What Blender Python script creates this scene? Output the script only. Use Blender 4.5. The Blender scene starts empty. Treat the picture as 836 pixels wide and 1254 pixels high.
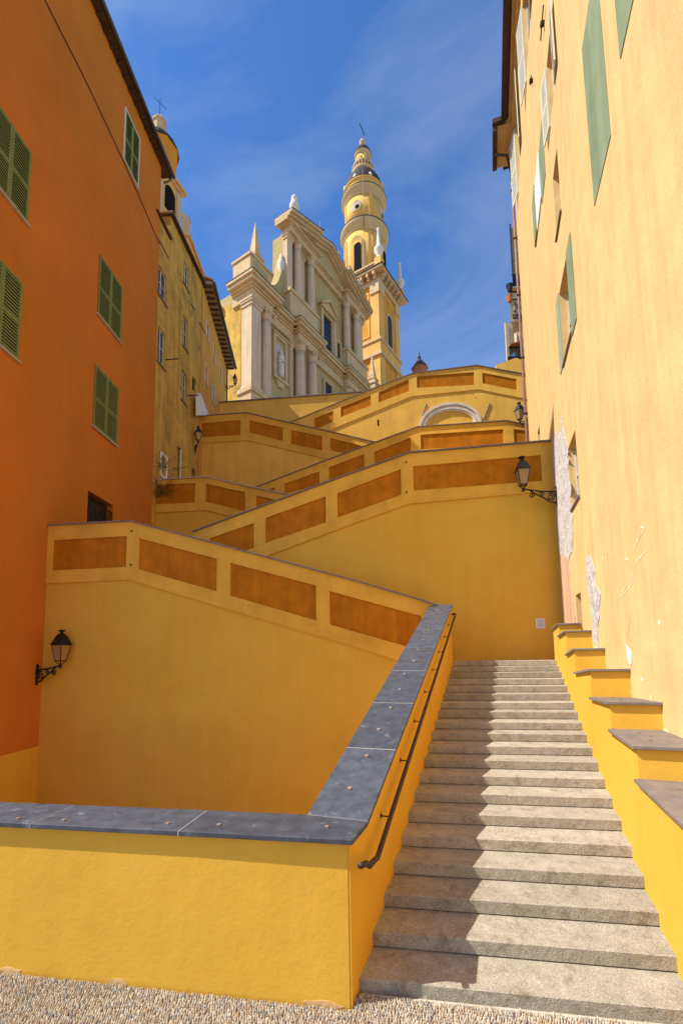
import bpy, bmesh, math, random
from math import sin, cos, tan, pi, sqrt, radians, atan
from mathutils import Vector, Matrix
random.seed(7)
C = bpy.context.scene.collection
sc = bpy.context.scene

# ------------------------------------------------------------------ camera
FPX, CX, CY = 560.0, 418.0, 750.0          # focal length and principal point of the (perspective corrected) view
TH, RHO, H = atan(.1018), -.0150, 2.908
_F = Vector((0, cos(TH), sin(TH))); _R = Vector((1, 0, 0)); _U = Vector((0, -sin(TH), cos(TH)))
_r = cos(RHO)*_R + sin(RHO)*_U; _u = -sin(RHO)*_R + cos(RHO)*_U
cd = bpy.data.cameras.new('camera'); cam = bpy.data.objects.new('camera', cd); C.objects.link(cam)
M = Matrix((( _r.x, _u.x, -_F.x, 0), (_r.y, _u.y, -_F.y, 0), (_r.z, _u.z, -_F.z, H), (0, 0, 0, 1)))
cam.matrix_world = M
cd.sensor_fit = 'VERTICAL'; cd.sensor_height = 36; cd.sensor_width = 24
cd.lens = 36*FPX/1254; cd.shift_y = (CY-627)/1254; cd.clip_start = .05; cd.clip_end = 3000
sc.camera = cam

# ------------------------------------------------------------------ sky and sun
SUN = Vector((-.874, -.143, 1.05)).normalized()
EL = math.asin(SUN.z); AZ = math.atan2(SUN.x, SUN.y)
w = bpy.data.worlds.new('World'); sc.world = w; w.use_nodes = True
nt = w.node_tree; N = nt.nodes; L = nt.links
N.clear()
out = N.new('ShaderNodeOutputWorld'); bg = N.new('ShaderNodeBackground'); L.new(bg.outputs[0], out.inputs[0])
sky = N.new('ShaderNodeTexSky'); sky.sky_type = 'NISHITA'; sky.sun_disc = False
sky.sun_elevation = EL; sky.sun_rotation = AZ; sky.air_density = 1.0; sky.dust_density = .1; sky.ozone_density = 3.2; sky.altitude = 600
tc = N.new('ShaderNodeTexCoord'); mp = N.new('ShaderNodeMapping'); mp.inputs['Scale'].default_value = (1.0, .75, 2.2)
mp.inputs['Rotation'].default_value = (.35, .5, 1.1)
L.new(tc.outputs['Generated'], mp.inputs[0])
n1 = N.new('ShaderNodeTexNoise'); n1.inputs['Scale'].default_value = 1.7; n1.inputs['Detail'].default_value = 9; n1.inputs['Roughness'].default_value = .6; n1.inputs['Distortion'].default_value = .7
L.new(mp.outputs[0], n1.inputs['Vector'])
cr = N.new('ShaderNodeValToRGB'); cr.color_ramp.elements[0].position = .40; cr.color_ramp.elements[1].position = .92
cr.color_ramp.elements[0].color = (0, 0, 0, 1); cr.color_ramp.elements[1].color = (.46, .46, .46, 1)
L.new(n1.outputs[0], cr.inputs[0])
hs = N.new('ShaderNodeHueSaturation'); hs.inputs['Saturation'].default_value = 1.22; hs.inputs['Value'].default_value = 1.48; hs.inputs['Hue'].default_value = .506; L.new(sky.outputs[0], hs.inputs['Color'])
mx = N.new('ShaderNodeMixRGB'); L.new(cr.outputs[0], mx.inputs[0]); L.new(hs.outputs[0], mx.inputs[1]); mx.inputs[2].default_value = (6.0, 6.3, 6.8, 1)
L.new(mx.outputs[0], bg.inputs[0]); bg.inputs[1].default_value = .108
sd = bpy.data.lights.new('sun', 'SUN'); sd.energy = 5.0; sd.angle = radians(.55); sd.color = (1, .94, .84)
so = bpy.data.objects.new('sun', sd); C.objects.link(so); so.rotation_euler = SUN.to_track_quat('Z', 'Y').to_euler(); so.location = (-20, -10, 40)
sc.view_settings.view_transform = 'Standard'; sc.view_settings.look = 'None'; sc.view_settings.gamma = 1
sc.view_settings.use_curve_mapping = False
sc.view_settings.exposure = .48
sc.render.engine = 'CYCLES'
sc.cycles.max_bounces = 10; sc.cycles.diffuse_bounces = 7

# ------------------------------------------------------------------ helpers
ORG = {}
def V(*a): return Vector(a)
class Fr:
    """a vertical wall plane: p = plan point, t = direction along, n = outward normal"""
    def __init__(s, p, h=None, out=1, t=None):
        d = Vector((h, 1, 0)) if t is None else Vector((t[0], t[1], 0))
        s.t = d.normalized(); s.p = Vector((p[0], p[1], 0)); s.n = Vector((s.t.y, -s.t.x, 0))*out
    def W(s, a, o, z): return s.p + s.t*a + s.n*o + Vector((0, 0, z))
    def px(s, x, y, o=0.0):
        """survey helper: where the sight line of a measured photo point meets this wall -> (s, z)"""
        d = _F + (x-CX)/FPX*_r + (CY-y)/FPX*_u; c = Vector((0, 0, H))
        q = c + d*(((s.p + s.n*o) - c).dot(s.n)/d.dot(s.n)) - s.p
        return (q.dot(s.t), q.z)
WORLD = Fr((0, 0), t=(1, 0), out=-1)         # s = x, o = y
class MB:
    def __init__(s, fr=WORLD): s.f = fr; s.v = []; s.F = []
    def add(s, pts, faces):
        b = len(s.v); s.v += [p.copy() for p in pts]; s.F += [tuple(b+i for i in f) for f in faces]; return s
    def box(s, s0, s1, o0, o1, z0, z1):
        W = s.f.W
        P = [W(a, b, c) for c in (z0, z1) for b in (o0, o1) for a in (s0, s1)]
        return s.add(P, [(0, 1, 3, 2), (4, 6, 7, 5), (0, 4, 5, 1), (2, 3, 7, 6), (0, 2, 6, 4), (1, 5, 7, 3)])
    def prism(s, poly, o0, o1):
        n = len(poly); W = s.f.W
        P = [W(a, o0, z) for a, z in poly]+[W(a, o1, z) for a, z in poly]
        return s.add(P, [tuple(range(n)), tuple(range(2*n-1, n-1, -1))]+[(i, (i+1) % n, n+(i+1) % n, n+i) for i in range(n)])
    def hprism(s, poly, z0, z1):
        n = len(poly); W = s.f.W
        zz0 = z0 if isinstance(z0, (list, tuple)) else [z0]*n; zz1 = z1 if isinstance(z1, (list, tuple)) else [z1]*n
        P = [W(a, o, zz0[i]) for i, (a, o) in enumerate(poly)]+[W(a, o, zz1[i]) for i, (a, o) in enumerate(poly)]
        return s.add(P, [tuple(range(n)), tuple(range(2*n-1, n-1, -1))]+[(i, (i+1) % n, n+(i+1) % n, n+i) for i in range(n)])
    def quad(s, *P): return s.add(list(P), [tuple(range(len(P)))])
    def tube(s, pts, r, seg=8, r2=None):
        rings = []; n = len(pts)
        for i, p in enumerate(pts):
            d = (pts[min(i+1, n-1)]-pts[max(i-1, 0)]).normalized()
            a = d.cross(Vector((0, 0, 1)) if abs(d.z) < .95 else Vector((1, 0, 0))).normalized(); b = d.cross(a)
            rr = r if r2 is None else r+(r2-r)*i/(n-1)
            rings.append([p+a*rr*cos(2*pi*k/seg)+b*rr*sin(2*pi*k/seg) for k in range(seg)])
        P = [q for R in rings for q in R]; F = []
        for i in range(n-1):
            for k in range(seg): F.append((i*seg+k, i*seg+(k+1) % seg, (i+1)*seg+(k+1) % seg, (i+1)*seg+k))
        F += [tuple(range(seg)), tuple(range((n-1)*seg, n*seg))]
        return s.add(P, F)
    def lathe(s, c, prof, seg=24, a0=0.0, a1=2*pi, cap=True):
        full = abs(a1-a0-2*pi) < 1e-6; m = seg if full else seg+1
        P = []; F = []
        for r, z in prof:
            for k in range(m):
                a = a0+(a1-a0)*k/seg; P.append(c+Vector((r*cos(a), r*sin(a), z)))
        for i in range(len(prof)-1):
            for k in range(m if full else m-1): F.append((i*m+k, i*m+(k+1) % m, (i+1)*m+(k+1) % m, (i+1)*m+k))
        if cap: F += [tuple(range(m)), tuple(range((len(prof)-1)*m, len(prof)*m))]
        return s.add(P, F)
    def build(s, name, mat, parent=None, smooth=False, bevel=0, label=None, sub=0):
        me = bpy.data.meshes.new(name)
        xs = [p.x for p in s.v]; ys = [p.y for p in s.v]; zs = [p.z for p in s.v]
        o = Vector(((min(xs)+max(xs))/2, (min(ys)+max(ys))/2, min(zs)))
        me.from_pydata([p-o for p in s.v], [], s.F); me.update()
        bm = bmesh.new(); bm.from_mesh(me)
        bmesh.ops.recalc_face_normals(bm, faces=bm.faces); bm.to_mesh(me); bm.free()
        if mat: me.materials.append(mat)
        ob = bpy.data.objects.new(name, me); C.objects.link(ob)
        po = Vector((0, 0, 0))
        if parent is not None: ob.parent = parent; po = ORG[parent.name]
        ob.location = o-po; ORG[ob.name] = o
        if smooth:
            for p in me.polygons: p.use_smooth = True
        if bevel:
            m = ob.modifiers.new('bevel', 'BEVEL'); m.width = bevel; m.segments = 2; m.limit_method = 'ANGLE'; m.angle_limit = radians(35)
        if label: ob['label'] = label
        return ob
def thing(name, label, cat, loc, group=None):
    e = bpy.data.objects.new(name, None); C.objects.link(e); e.location = loc; e.empty_display_size = .2
    ORG[e.name] = Vector(loc); e['label'] = label; e['category'] = cat
    if group: e['group'] = group
    return e
def tag(o, label, cat, group=None):
    o['label'] = label; o['category'] = cat
    if group: o['group'] = group
    return o
def struct(o): o['kind'] = 'structure'; return o

# ------------------------------------------------------------------ materials
def mat(name, col, rough=.85, var=.12, scale=1.2, bump=.25, bscale=30, streak=0.0, stain=None, stain_amt=.5, stain_scale=.6, stain_pos=.55, metal=0, spec=.06, tint=None, grain=.0, rnd=0.0, bdist=.01):
    m = bpy.data.materials.new(name); m.use_nodes = True; n = m.node_tree.nodes; l = m.node_tree.links
    b = n['Principled BSDF']; b.inputs['Roughness'].default_value = rough; b.inputs['Metallic'].default_value = metal
    b.inputs['Specular IOR Level'].default_value = spec
    tcn = n.new('ShaderNodeTexCoord'); oi0 = n.new('ShaderNodeObjectInfo'); mu0 = n.new('ShaderNodeMath'); mu0.operation = 'MULTIPLY'; mu0.inputs[1].default_value = 37.0
    l.new(oi0.outputs['Random'], mu0.inputs[0]); va0 = n.new('ShaderNodeVectorMath'); va0.operation = 'ADD'; l.new(tcn.outputs['Object'], va0.inputs[0]); l.new(mu0.outputs[0], va0.inputs[1]); co = va0.outputs[0]
    def noise(s, det=6, ro=.6, sc3=None, dist=0):
        t = n.new('ShaderNodeTexNoise'); t.inputs['Scale'].default_value = s; t.inputs['Detail'].default_value = det; t.inputs['Roughness'].default_value = ro; t.inputs['Distortion'].default_value = dist
        if sc3:
            mm = n.new('ShaderNodeMapping'); mm.inputs['Scale'].default_value = sc3; l.new(co, mm.inputs[0]); l.new(mm.outputs[0], t.inputs['Vector'])
        else: l.new(co, t.inputs['Vector'])
        return t.outputs[0]
    def ramp(src, a, c0, bb, c1):
        r = n.new('ShaderNodeMapRange'); r.inputs[1].default_value = a; r.inputs[2].default_value = bb; r.inputs[3].default_value = c0; r.inputs[4].default_value = c1
        l.new(src, r.inputs[0]); return r.outputs[0]
    def mul(c, f):
        mm = n.new('ShaderNodeMixRGB'); mm.blend_type = 'MULTIPLY'; mm.inputs[0].default_value = 1
        if isinstance(c, tuple): mm.inputs[1].default_value = c
        else: l.new(c, mm.inputs[1])
        cc = n.new('ShaderNodeCombineColor'); [l.new(f, cc.inputs[i]) for i in range(3)]; l.new(cc.outputs[0], mm.inputs[2]); return mm.outputs[0]
    def mix(c, c2, f):
        mm = n.new('ShaderNodeMixRGB'); l.new(f, mm.inputs[0])
        l.new(c, mm.inputs[1]) if not isinstance(c, tuple) else setattr(mm.inputs[1], 'default_value', c)
        mm.inputs[2].default_value = c2; return mm.outputs[0]
    base = (*col, 1); c = base
    if tint: c = mix(c, (*tint, 1), ramp(noise(scale*.35, 5), .42, 0, .66, .85))
    c = mul(c, ramp(noise(scale, 8, .62), .3, 1-var, .7, 1+var))
    if grain: c = mul(c, ramp(noise(bscale*1.3, 4, .7), .3, 1-grain, .7, 1+grain))
    if streak: c = mul(c, ramp(noise(1.0, 6, .65, (3.2, 3.2, .22), .4), .35, 1-streak, .68, 1+streak*.7))
    if stain: c = mix(c, (*stain, 1), ramp(noise(stain_scale, 9, .7, None, .3), stain_pos, 0, stain_pos+.16, stain_amt))
    if rnd:
        oi = n.new('ShaderNodeObjectInfo'); c = mul(c, ramp(oi.outputs['Random'], 0, 1-rnd, 1, 1+rnd))
    l.new(c, b.inputs['Base Color']) if not isinstance(c, tuple) else setattr(b.inputs['Base Color'], 'default_value', c)
    if bump:
        bp = n.new('ShaderNodeBump'); bp.inputs['Strength'].default_value = bump; bp.inputs['Distance'].default_value = bdist
        a1 = n.new('ShaderNodeMath'); a1.operation = 'ADD'; l.new(noise(bscale, 5, .65), a1.inputs[0])
        a2 = n.new('ShaderNodeMath'); a2.operation = 'MULTIPLY'; l.new(noise(bscale*.07, 3), a2.inputs[0]); a2.inputs[1].default_value = 3.0
        l.new(a2.outputs[0], a1.inputs[1]); l.new(a1.outputs[0], bp.inputs['Height']); l.new(bp.outputs[0], b.inputs['Normal'])
    return m
GOLD = mat('gold_plaster', (.72, .415, .056), var=.05, scale=1.1, bump=.35, bscale=24, streak=.035, stain=(.66, .37, .08), stain_amt=.4, stain_scale=1.1, tint=(.71, .385, .045))
GOLDL = mat('gold_frame_plaster', (.77, .425, .062), var=.08, scale=1.6, bump=.3, bscale=26, streak=.05, tint=(.62, .34, .05))
GOLDU = mat('upper_gold_plaster', (.80, .46, .085), var=.12, scale=.7, bump=.3, bscale=20, streak=.09, stain=(.40, .25, .08), stain_amt=.4, stain_scale=.5, stain_pos=.57)
PANEL = mat('orange_panel_plaster', (.48, .165, .009), var=.18, scale=2.2, bump=.3, bscale=22, streak=.14, stain=(.33, .10, .008), stain_amt=.5, stain_scale=1.6)
RWALL = mat('pale_yellow_plaster', (.72, .475, .205), var=.09, scale=1.4, bump=.6, bscale=18, streak=.11, tint=(.75, .49, .21), stain=(.66, .40, .16), stain_amt=.35, stain_scale=1.1, stain_pos=.56, bdist=.012)
ORANGE = mat('orange_plaster', (.58, .188, .027), var=.07, scale=.5, bump=.35, bscale=16, streak=.03, tint=(.50, .185, .026), stain=(.37, .115, .026), stain_amt=.22, stain_scale=.35, stain_pos=.58)
OCHRE = mat('ochre_plaster', (.58, .35, .07), var=.20, scale=.7, bump=.4, bscale=12, streak=.22, stain=(.20, .13, .05), stain_amt=.75, stain_scale=.8, stain_pos=.52)
APRIC = mat('apricot_plaster', (.68, .335, .07), var=.10, scale=.8, bump=.3, bscale=14, streak=.10, stain=(.34, .2, .08), stain_amt=.4, stain_scale=.8, stain_pos=.6)
SLATE = mat('slate', (.060, .068, .088), rough=.55, var=.35, scale=7, bump=.4, bscale=60, stain=(.30, .31, .33), stain_amt=.8, stain_scale=6, stain_pos=.60, spec=.4, grain=.15, rnd=.12)
SLATEB = mat('brown_slate', (.20, .165, .14), rough=.7, var=.2, scale=5, bump=.4, bscale=50, stain=(.11, .11, .12), stain_amt=.7, stain_scale=3, spec=.35, rnd=.12)
STEP = mat('step_stone', (.37, .335, .265), var=.16, scale=5.0, bump=1.0, bscale=70, stain=(.15, .115, .065), stain_amt=.6, stain_scale=5.5, stain_pos=.53, grain=.5, rnd=.10, bdist=.008)
MORTAR = mat('mortar', (.46, .42, .35), var=.15, scale=6, bump=.5, bscale=60, grain=.1)
COBB = mat('cobble_bed', (.30, .25, .19), var=.3, scale=12, bump=.8, bscale=90, grain=.3)
PEB = [mat('pebble_pale', (.50, .44, .34), var=.3, scale=40, bump=.2, bscale=120, rough=.7), mat('pebble_tan', (.40, .30, .19), var=.3, scale=40, bump=.2, bscale=120, rough=.7), mat('pebble_grey', (.31, .29, .26), var=.3, scale=40, bump=.2, bscale=120, rough=.7)]
PEG = mat('terracotta_peg', (.27, .19, .14), var=.2, scale=30, bump=.3, bscale=80)
IRON = mat('black_iron', (.018, .016, .016), rough=.5, var=.2, scale=20, bump=.2, bscale=120, metal=.4, spec=.5)
RAIL = mat('rail_iron', (.05, .035, .03), rough=.45, var=.25, scale=14, bump=.2, bscale=90, metal=.5, spec=.5)
GREEN = mat('green_shutter_paint', (.205, .25, .075), rough=.55, var=.12, scale=4, bump=.15, bscale=50, rnd=.06)
GREEND = mat('dark_green_paint', (.03, .055, .045), rough=.5, var=.15, scale=5, bump=.1, bscale=60)
GREENP = mat('pale_green_paint', (.30, .36, .25), rough=.65, var=.12, scale=4, bump=.2, bscale=40)
GREENF = mat('flat_green_paint', (.235, .29, .175), rough=.8, var=.13, scale=1.6, bump=.35, bscale=14, streak=.12, stain=(.34, .36, .23), stain_amt=.35, stain_scale=1.0)
PALEF = mat('pale_frame_paint', (.62, .62, .50), rough=.6, var=.1, scale=5, bump=.1, bscale=60)
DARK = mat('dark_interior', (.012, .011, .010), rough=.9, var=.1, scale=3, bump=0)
GLASSD = mat('dark_window_glass', (.03, .035, .045), rough=.12, var=.15, scale=2, bump=0, spec=.6)
WOODD = mat('brown_eave_wood', (.085, .058, .042), rough=.8, var=.25, scale=5, bump=.4, bscale=40)
GUTTER = mat('grey_metal_gutter', (.10, .10, .10), rough=.5, var=.15, scale=5, bump=.1, bscale=60, metal=.5)
PIPE = mat('brown_metal_pipe', (.24, .15, .12), rough=.5, var=.2, scale=5, bump=.1, bscale=60, metal=.2)
TILE = mat('terracotta_tile', (.42, .17, .085), var=.3, scale=6, bump=.5, bscale=30)
WHITE = mat('white_plaster', (.78, .76, .72), var=.08, scale=3, bump=.3, bscale=30)
STONEG = mat('bare_stone', (.50, .46, .44), var=.30, scale=5, bump=1.2, bscale=26, stain=(.70, .66, .60), stain_amt=.95, stain_scale=9, stain_pos=.42, grain=.3, bdist=.03)
SCRAPE = mat('scraped_plaster', (.86, .70, .46), var=.15, scale=8, bump=.3, bscale=40)
PINKP = mat('pink_render_patch', (.62, .38, .24), var=.15, scale=3, bump=.5, bscale=30, streak=.2)
CHW = mat('church_wall_plaster', (.46, .35, .155), var=.08, scale=.8, bump=.2, bscale=10, streak=.09)
CREAM = mat('cream_stucco', (.60, .43, .23), var=.08, scale=.9, bump=.25, bscale=10, streak=.12, stain=(.48, .38, .25), stain_amt=.4, stain_scale=.5, stain_pos=.58)
COLM = mat('pale_column_stucco', (.64, .48, .31), var=.08, scale=1.2, bump=.2, bscale=12, streak=.14)
LEAD = mat('cornice_lead', (.13, .10, .08), rough=.7, var=.2, scale=3, bump=.1, bscale=20)
TOWO = mat('tower_orange_plaster', (.66, .29, .04), var=.1, scale=.6, bump=.2, bscale=8, streak=.10)
TOWY = mat('tower_yellow_plaster', (.72, .42, .115), var=.09, scale=.7, bump=.2, bscale=8, streak=.09)
DOME = mat('dome_tile', (.055, .042, .040), rough=.7, var=.3, scale=4, bump=.6, bscale=14, spec=.15)
STAT = mat('weathered_statue_stucco', (.70, .63, .52), var=.12, scale=4, bump=.2, bscale=20)
CLAYP = mat('terracotta_pot', (.50, .16, .07), var=.15, scale=8)
LEAF = mat('weed_leaf', (.07, .10, .03), rough=.7, var=.4, scale=20, bump=0)
BEIGE = mat('beige_render', (.56, .46, .29), var=.1, scale=2, bump=.2, bscale=20, streak=.1)
def glass_mat():
    m = bpy.data.materials.new('milky_lantern_glass'); m.use_nodes = True; b = m.node_tree.nodes['Principled BSDF']
    b.inputs['Base Color'].default_value = (.62, .42, .19, 1); b.inputs['Roughness'].default_value = .25
    b.inputs['Transmission Weight'].default_value = .55; b.inputs['Alpha'].default_value = 1
    return m
LGLASS = glass_mat()

# ------------------------------------------------------------------ ground (structure)
g = MB(); g.quad(V(-900, -900, -3.3), V(900, -900, -3.3), V(900, 900, -3.3), V(-900, 900, -3.3))
struct(g.build('ground', COBB))
E1 = Vector((.987, -.161, 0)).normalized()            # direction of the treads and of the front wall
FW = Fr((.02, 4.10), t=(.987, -.161), out=1)           # low front wall face, s to the right, outward toward the camera
if FW.n.y > 0: FW.n = -FW.n
STH = .354
SL = Fr((.04, 4.10), STH, out=1)                       # left side of the stairs (wall face), outward = to the right
SR = Fr((2.88, 4.29), STH*.99, out=-1)                 # right side of the stairs, outward = to the left
p = MB()
pave = [V(-14, 6.4, 0), V(-14, -12, 0), V(14, -12, 0), V(14, 1.8, 0), FW.W(3.6, -.4, 0), FW.W(-.2, -.4, 0)]
p.add([q+V(0, 0, 0) for q in pave]+[q+V(0, 0, -3) for q in pave], [(0, 1, 2, 3, 4, 5), (0, 5, 11, 6), (5, 4, 10, 11)])
struct(p.build('pavement', COBB))
# pebbles of the cobbled pavement in front of the wall and the stairs
SLP = V(.36*4.0635, 4.0635, 0); SLN = V(-.161, -.987, 0).normalized()
pb = [MB(), MB(), MB()]
cell = .0215
nx = int(7.6/cell); ny = int(1.5/(cell*1.25))
for i in range(nx):
    for j in range(ny):
        s_ = -4.2+i*cell+random.uniform(-.006, .006)+(j % 2)*cell*.5; o_ = -.29+j*cell*1.25+random.uniform(-.006, .006)
        c = FW.W(s_, o_, .0)
        if (s_ < .03 and o_ < .012) or (s_ >= .03 and (c-SLP).dot(SLN) < .045): continue
        if c.x < -4.4: continue
        ang = radians(70)+random.gauss(0, .35)+.5*sin(s_*1.3); a = cell*random.uniform(.55, .80); b = cell*random.uniform(.34, .46); hh = random.uniform(.012, .024)
        ux = Vector((cos(ang), sin(ang), 0)); uy = Vector((-sin(ang), cos(ang), 0))
        base = .022 if s_ > .05 else .004
        base += max(0, .018-o_*.02)
        P = [c+ux*a*x+uy*b*y+Vector((0, 0, base+z)) for x, y, z in ((1, 0, -.01), (.5, .87, -.01), (-.5, .87, -.01), (-1, 0, -.01), (-.5, -.87, -.01), (.5, -.87, -.01), (.62, 0, hh*.75), (.3, .52, hh*.8), (-.3, .52, hh*.8), (-.62, 0, hh*.75), (-.3, -.52, hh*.8), (.3, -.52, hh*.8), (0, 0, hh))]
        F = [(k, (k+1) % 6, 6+(k+1) % 6, 6+k) for k in range(6)]+[(6+k, 6+(k+1) % 6, 12) for k in range(6)]
        pb[random.choices((0, 1, 2), (.55, .25, .2))[0]].add(P, F)
big = MB()
for q in pb: q_off = len(big.v); big.v += q.v; big.F += [tuple(q_off+i for i in f) for f in q.F]
cob = big.build('cobbles', PEB[0], smooth=True)
cob.data.materials.append(PEB[1]); cob.data.materials.append(PEB[2])
cnt = [len(q.F) for q in pb]
for i, poly in enumerate(cob.data.polygons): poly.material_index = 0 if i < cnt[0] else (1 if i < cnt[0]+cnt[1] else 2)
cob['kind'] = 'stuff'

# ------------------------------------------------------------------ staircase
RISE, RUN = .14, .42569
def riser_line(n): return Fr((.36*(4.0635+RUN*(n-1)), 4.0635+RUN*(n-1)), t=(.987, -.161), out=1)
def meet(fr, side, off):   # s on fr where it crosses the side line (offset off outward from the side face)
    a = fr.p; d = fr.t; b = side.p+side.n*off; e = side.t
    den = d.x*e.y-d.y*e.x; return ((b.x-a.x)*e.y-(b.y-a.y)*e.x)/den
stairs = thing('staircase', 'long flight of worn beige stone steps climbing between two yellow parapet walls', 'staircase', (1.5, 4.2, 0))
def rough_slab(A, B, Cc, D, z0, z1, jit, name, m, parent, bevel, nseg=44):
    # A-B front edge, D-C back edge; front edge gets small chips
    vs = []; fs = []
    for k in range(nseg+1):
        f = k/nseg; a = A.lerp(B, f); d = D.lerp(Cc, f)
        back = (d-a).normalized()
        j1 = random.gauss(0, jit); j2 = random.gauss(0, jit*.4); j3 = random.gauss(0, jit)
        pts = [a+back*(.012)+V(0, 0, z0), a+back*(j3*.3)+V(0, 0, z0+.012), a+back*(j1*.3)+V(0, 0, z1-.007+j2*.3), a+back*(.008+abs(j2)*1.2)+V(0, 0, z1+j2*.2), a.lerp(d, .5)+V(0, 0, z1-.0015), d+V(0, 0, z1+.001), d+V(0, 0, z0)]
        vs += pts
    m_ = 7
    for k in range(nseg):
        for q in range(m_-1): fs.append((k*m_+q, k*m_+q+1, (k+1)*m_+q+1, (k+1)*m_+q))
    fs.append(tuple(range(m_))); fs.append(tuple(range(nseg*m_, nseg*m_+m_)))
    b = MB(); b.add(vs, fs); return b.build(name, m, parent, smooth=False)
for n_ in range(1, 21):
    f1 = riser_line(n_); f2 = riser_line(n_+1)
    a0 = meet(f1, SL, -.03); a1 = meet(f1, SR, -.03); b0 = meet(f2, SL, -.03); b1 = meet(f2, SR, -.03)
    bo = -.05
    dn = f1.n if f1.n.y > 0 else -f1.n
    run2 = 1.9 if n_ == 20 else .05
    A = f1.W(a0, 0, 0); B = f1.W(a1, 0, 0); Cc = f2.W(b1, 0, 0)+dn*run2; D = f2.W(b0, 0, 0)+dn*run2
    rough_slab(A, B, Cc, D, RISE*(n_-1)+.005, RISE*n_, .0022, 'step', STEP, stairs, .01)
    und = MB(); A2 = A+dn*.02; B2 = B+dn*.02
    z_ = RISE*(n_-1)+.004
    und.add([A2+V(0, 0, -.2), B2+V(0, 0, -.2), Cc+V(0, 0, -.2), D+V(0, 0, -.2), A2+V(0, 0, z_), B2+V(0, 0, z_), Cc+V(0, 0, z_), D+V(0, 0, z_)], [(0, 1, 2, 3), (4, 5, 6, 7), (0, 1, 5, 4), (1, 2, 6, 5), (2, 3, 7, 6), (3, 0, 4, 7)])
    if n_ == 1: und_all = und
    else:
        o_ = len(und_all.v); und_all.v += und.v; und_all.F += [tuple(o_+i for i in f) for f in und.F]
und_all.build('bedding', MORTAR, stairs)
ms = MB(); f1 = riser_line(1); a0 = meet(f1, SL, .0); a1 = meet(f1, SR, -.03)
ms.prism([(a0, 0), (a1, 0), (a1, .030), (a0, .022)], .0, .05); ms.f = f1
ms = MB(f1); nn = 1 if f1.n.y < 0 else -1
ms.box(a0, a1+.3, nn*.0, nn*.035, -.02, .030); ms.build('mortar_strip', MORTAR, stairs, bevel=.01)
LAND = 2.8

# ------------------------------------------------------------------ left parapet: low front wall + side wall rising along the stairs
lp = thing('parapet_wall', 'low golden yellow wall with dark slate coping, turning the corner and climbing left of the steps', 'wall', FW.W(-.2, -.2, 0))
T0 = 1.345           # coping underside, flat part
b = MB(FW); b.box(-16, 0, -.45, 0, -3.2, T0); b.build('front_wall', GOLD, lp)
# side wall profile: right face on SL, thickness .46
sA = SL.px(452, 1006, 0)[0]; sTop = SL.px(553.5, 740, .04)
zt = sTop[1]-.05
s_end = sTop[0]
s_st = SL.px(450, 1010, .04)[0]
b = MB(SL); b.prism([(0, -3.2), (s_end-.02, -3.2), (s_end-.02, zt), (s_st, T0), (0, T0)], -.50, -.001); b.build('side_wall', GOLD, lp)
# coping: flat slabs along the front wall (joints measured)
jx = [-16, -12, -9, -7.2, -5.4, FW.px(95, 1010, .05)[0], FW.px(225, 1018, .05)[0]]
fl = [FW.px(36, 1020, .05)[0], FW.px(218, 1026, .05)[0]]
js = [-16, -11, -8, -5.6, fl[0], fl[1], None]
slabs = []
cor = SL.W(-.06, .05, 0); 
def slab_at(fr, a0, a1, o0, o1, z0, z1, nm='coping_slab', m=SLATE, par=lp, skew=0):
    b = MB(fr); b.hprism([(a0, o0), (a1, o0), (a1+skew, o1), (a0+skew, o1)], z0, z1); return b.build(nm, m, par, bevel=.006)
for i in range(5): 
    slabs.append(slab_at(FW, js[i]+.004, js[i+1]-.004, -.52, .055, T0, T0+.045))
# corner slab: trapezoid reaching the start of the slope
W_ = FW.W; q0 = W_(fl[1]+.004, .055, 0); q1 = SL.W(-.06, .045, 0); q2 = SL.W(s_st, .045, 0); q3 = SL.W(s_st, -.58, 0); q4 = W_(fl[1]+.004, -.52, 0)
b = MB(); P = [q0, q1, q2, q3, q4]
b.add([x+V(0, 0, T0) for x in P]+[x+V(0, 0, T0+.045) for x in P], [(0, 1, 2, 3, 4), (5, 6, 7, 8, 9)]+[(i, (i+1) % 5, 5+(i+1) % 5, 5+i) for i in range(5)])
cs = b.build('coping_slab', SLATE, lp, bevel=.006); slabs.append(cs)
jy = [1005, 918, 861, 821, 792, 769, 751.5, 739.5]
def slope_s(y): # s along slope of joint at photo row y on right edge
    lo, hi = s_st, s_end
    for _ in range(40):
        mid = (lo+hi)/2; z = T0+.045+(zt+.045-T0-.045)*(mid-s_st)/(s_end-s_st)
        q = SL.W(mid, .045, z)-Vector((0, 0, H)); yy = CY-FPX*q.dot(_u)/q.dot(_F)
        if yy > y: lo = mid
        else: hi = mid
    return (lo+hi)/2
jj = [s_st]+[slope_s(y) for y in jy[1:-1]]+[s_end+.05]
def zc(s): return T0+(zt-T0)*(s-s_st)/(s_end-s_st)
slope_slabs = []
for i in range(len(jj)-1):
    a0, a1 = jj[i]+.005, jj[i+1]-.005
    b = MB(SL); b.prism([(a0, zc(a0)), (a1, zc(a1)), (a1, zc(a1)+.045), (a0, zc(a0)+.045)], -.58, .045)
    so_ = b.build('coping_slab', SLATE, lp, bevel=.006); slope_slabs.append(so_)
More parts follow.
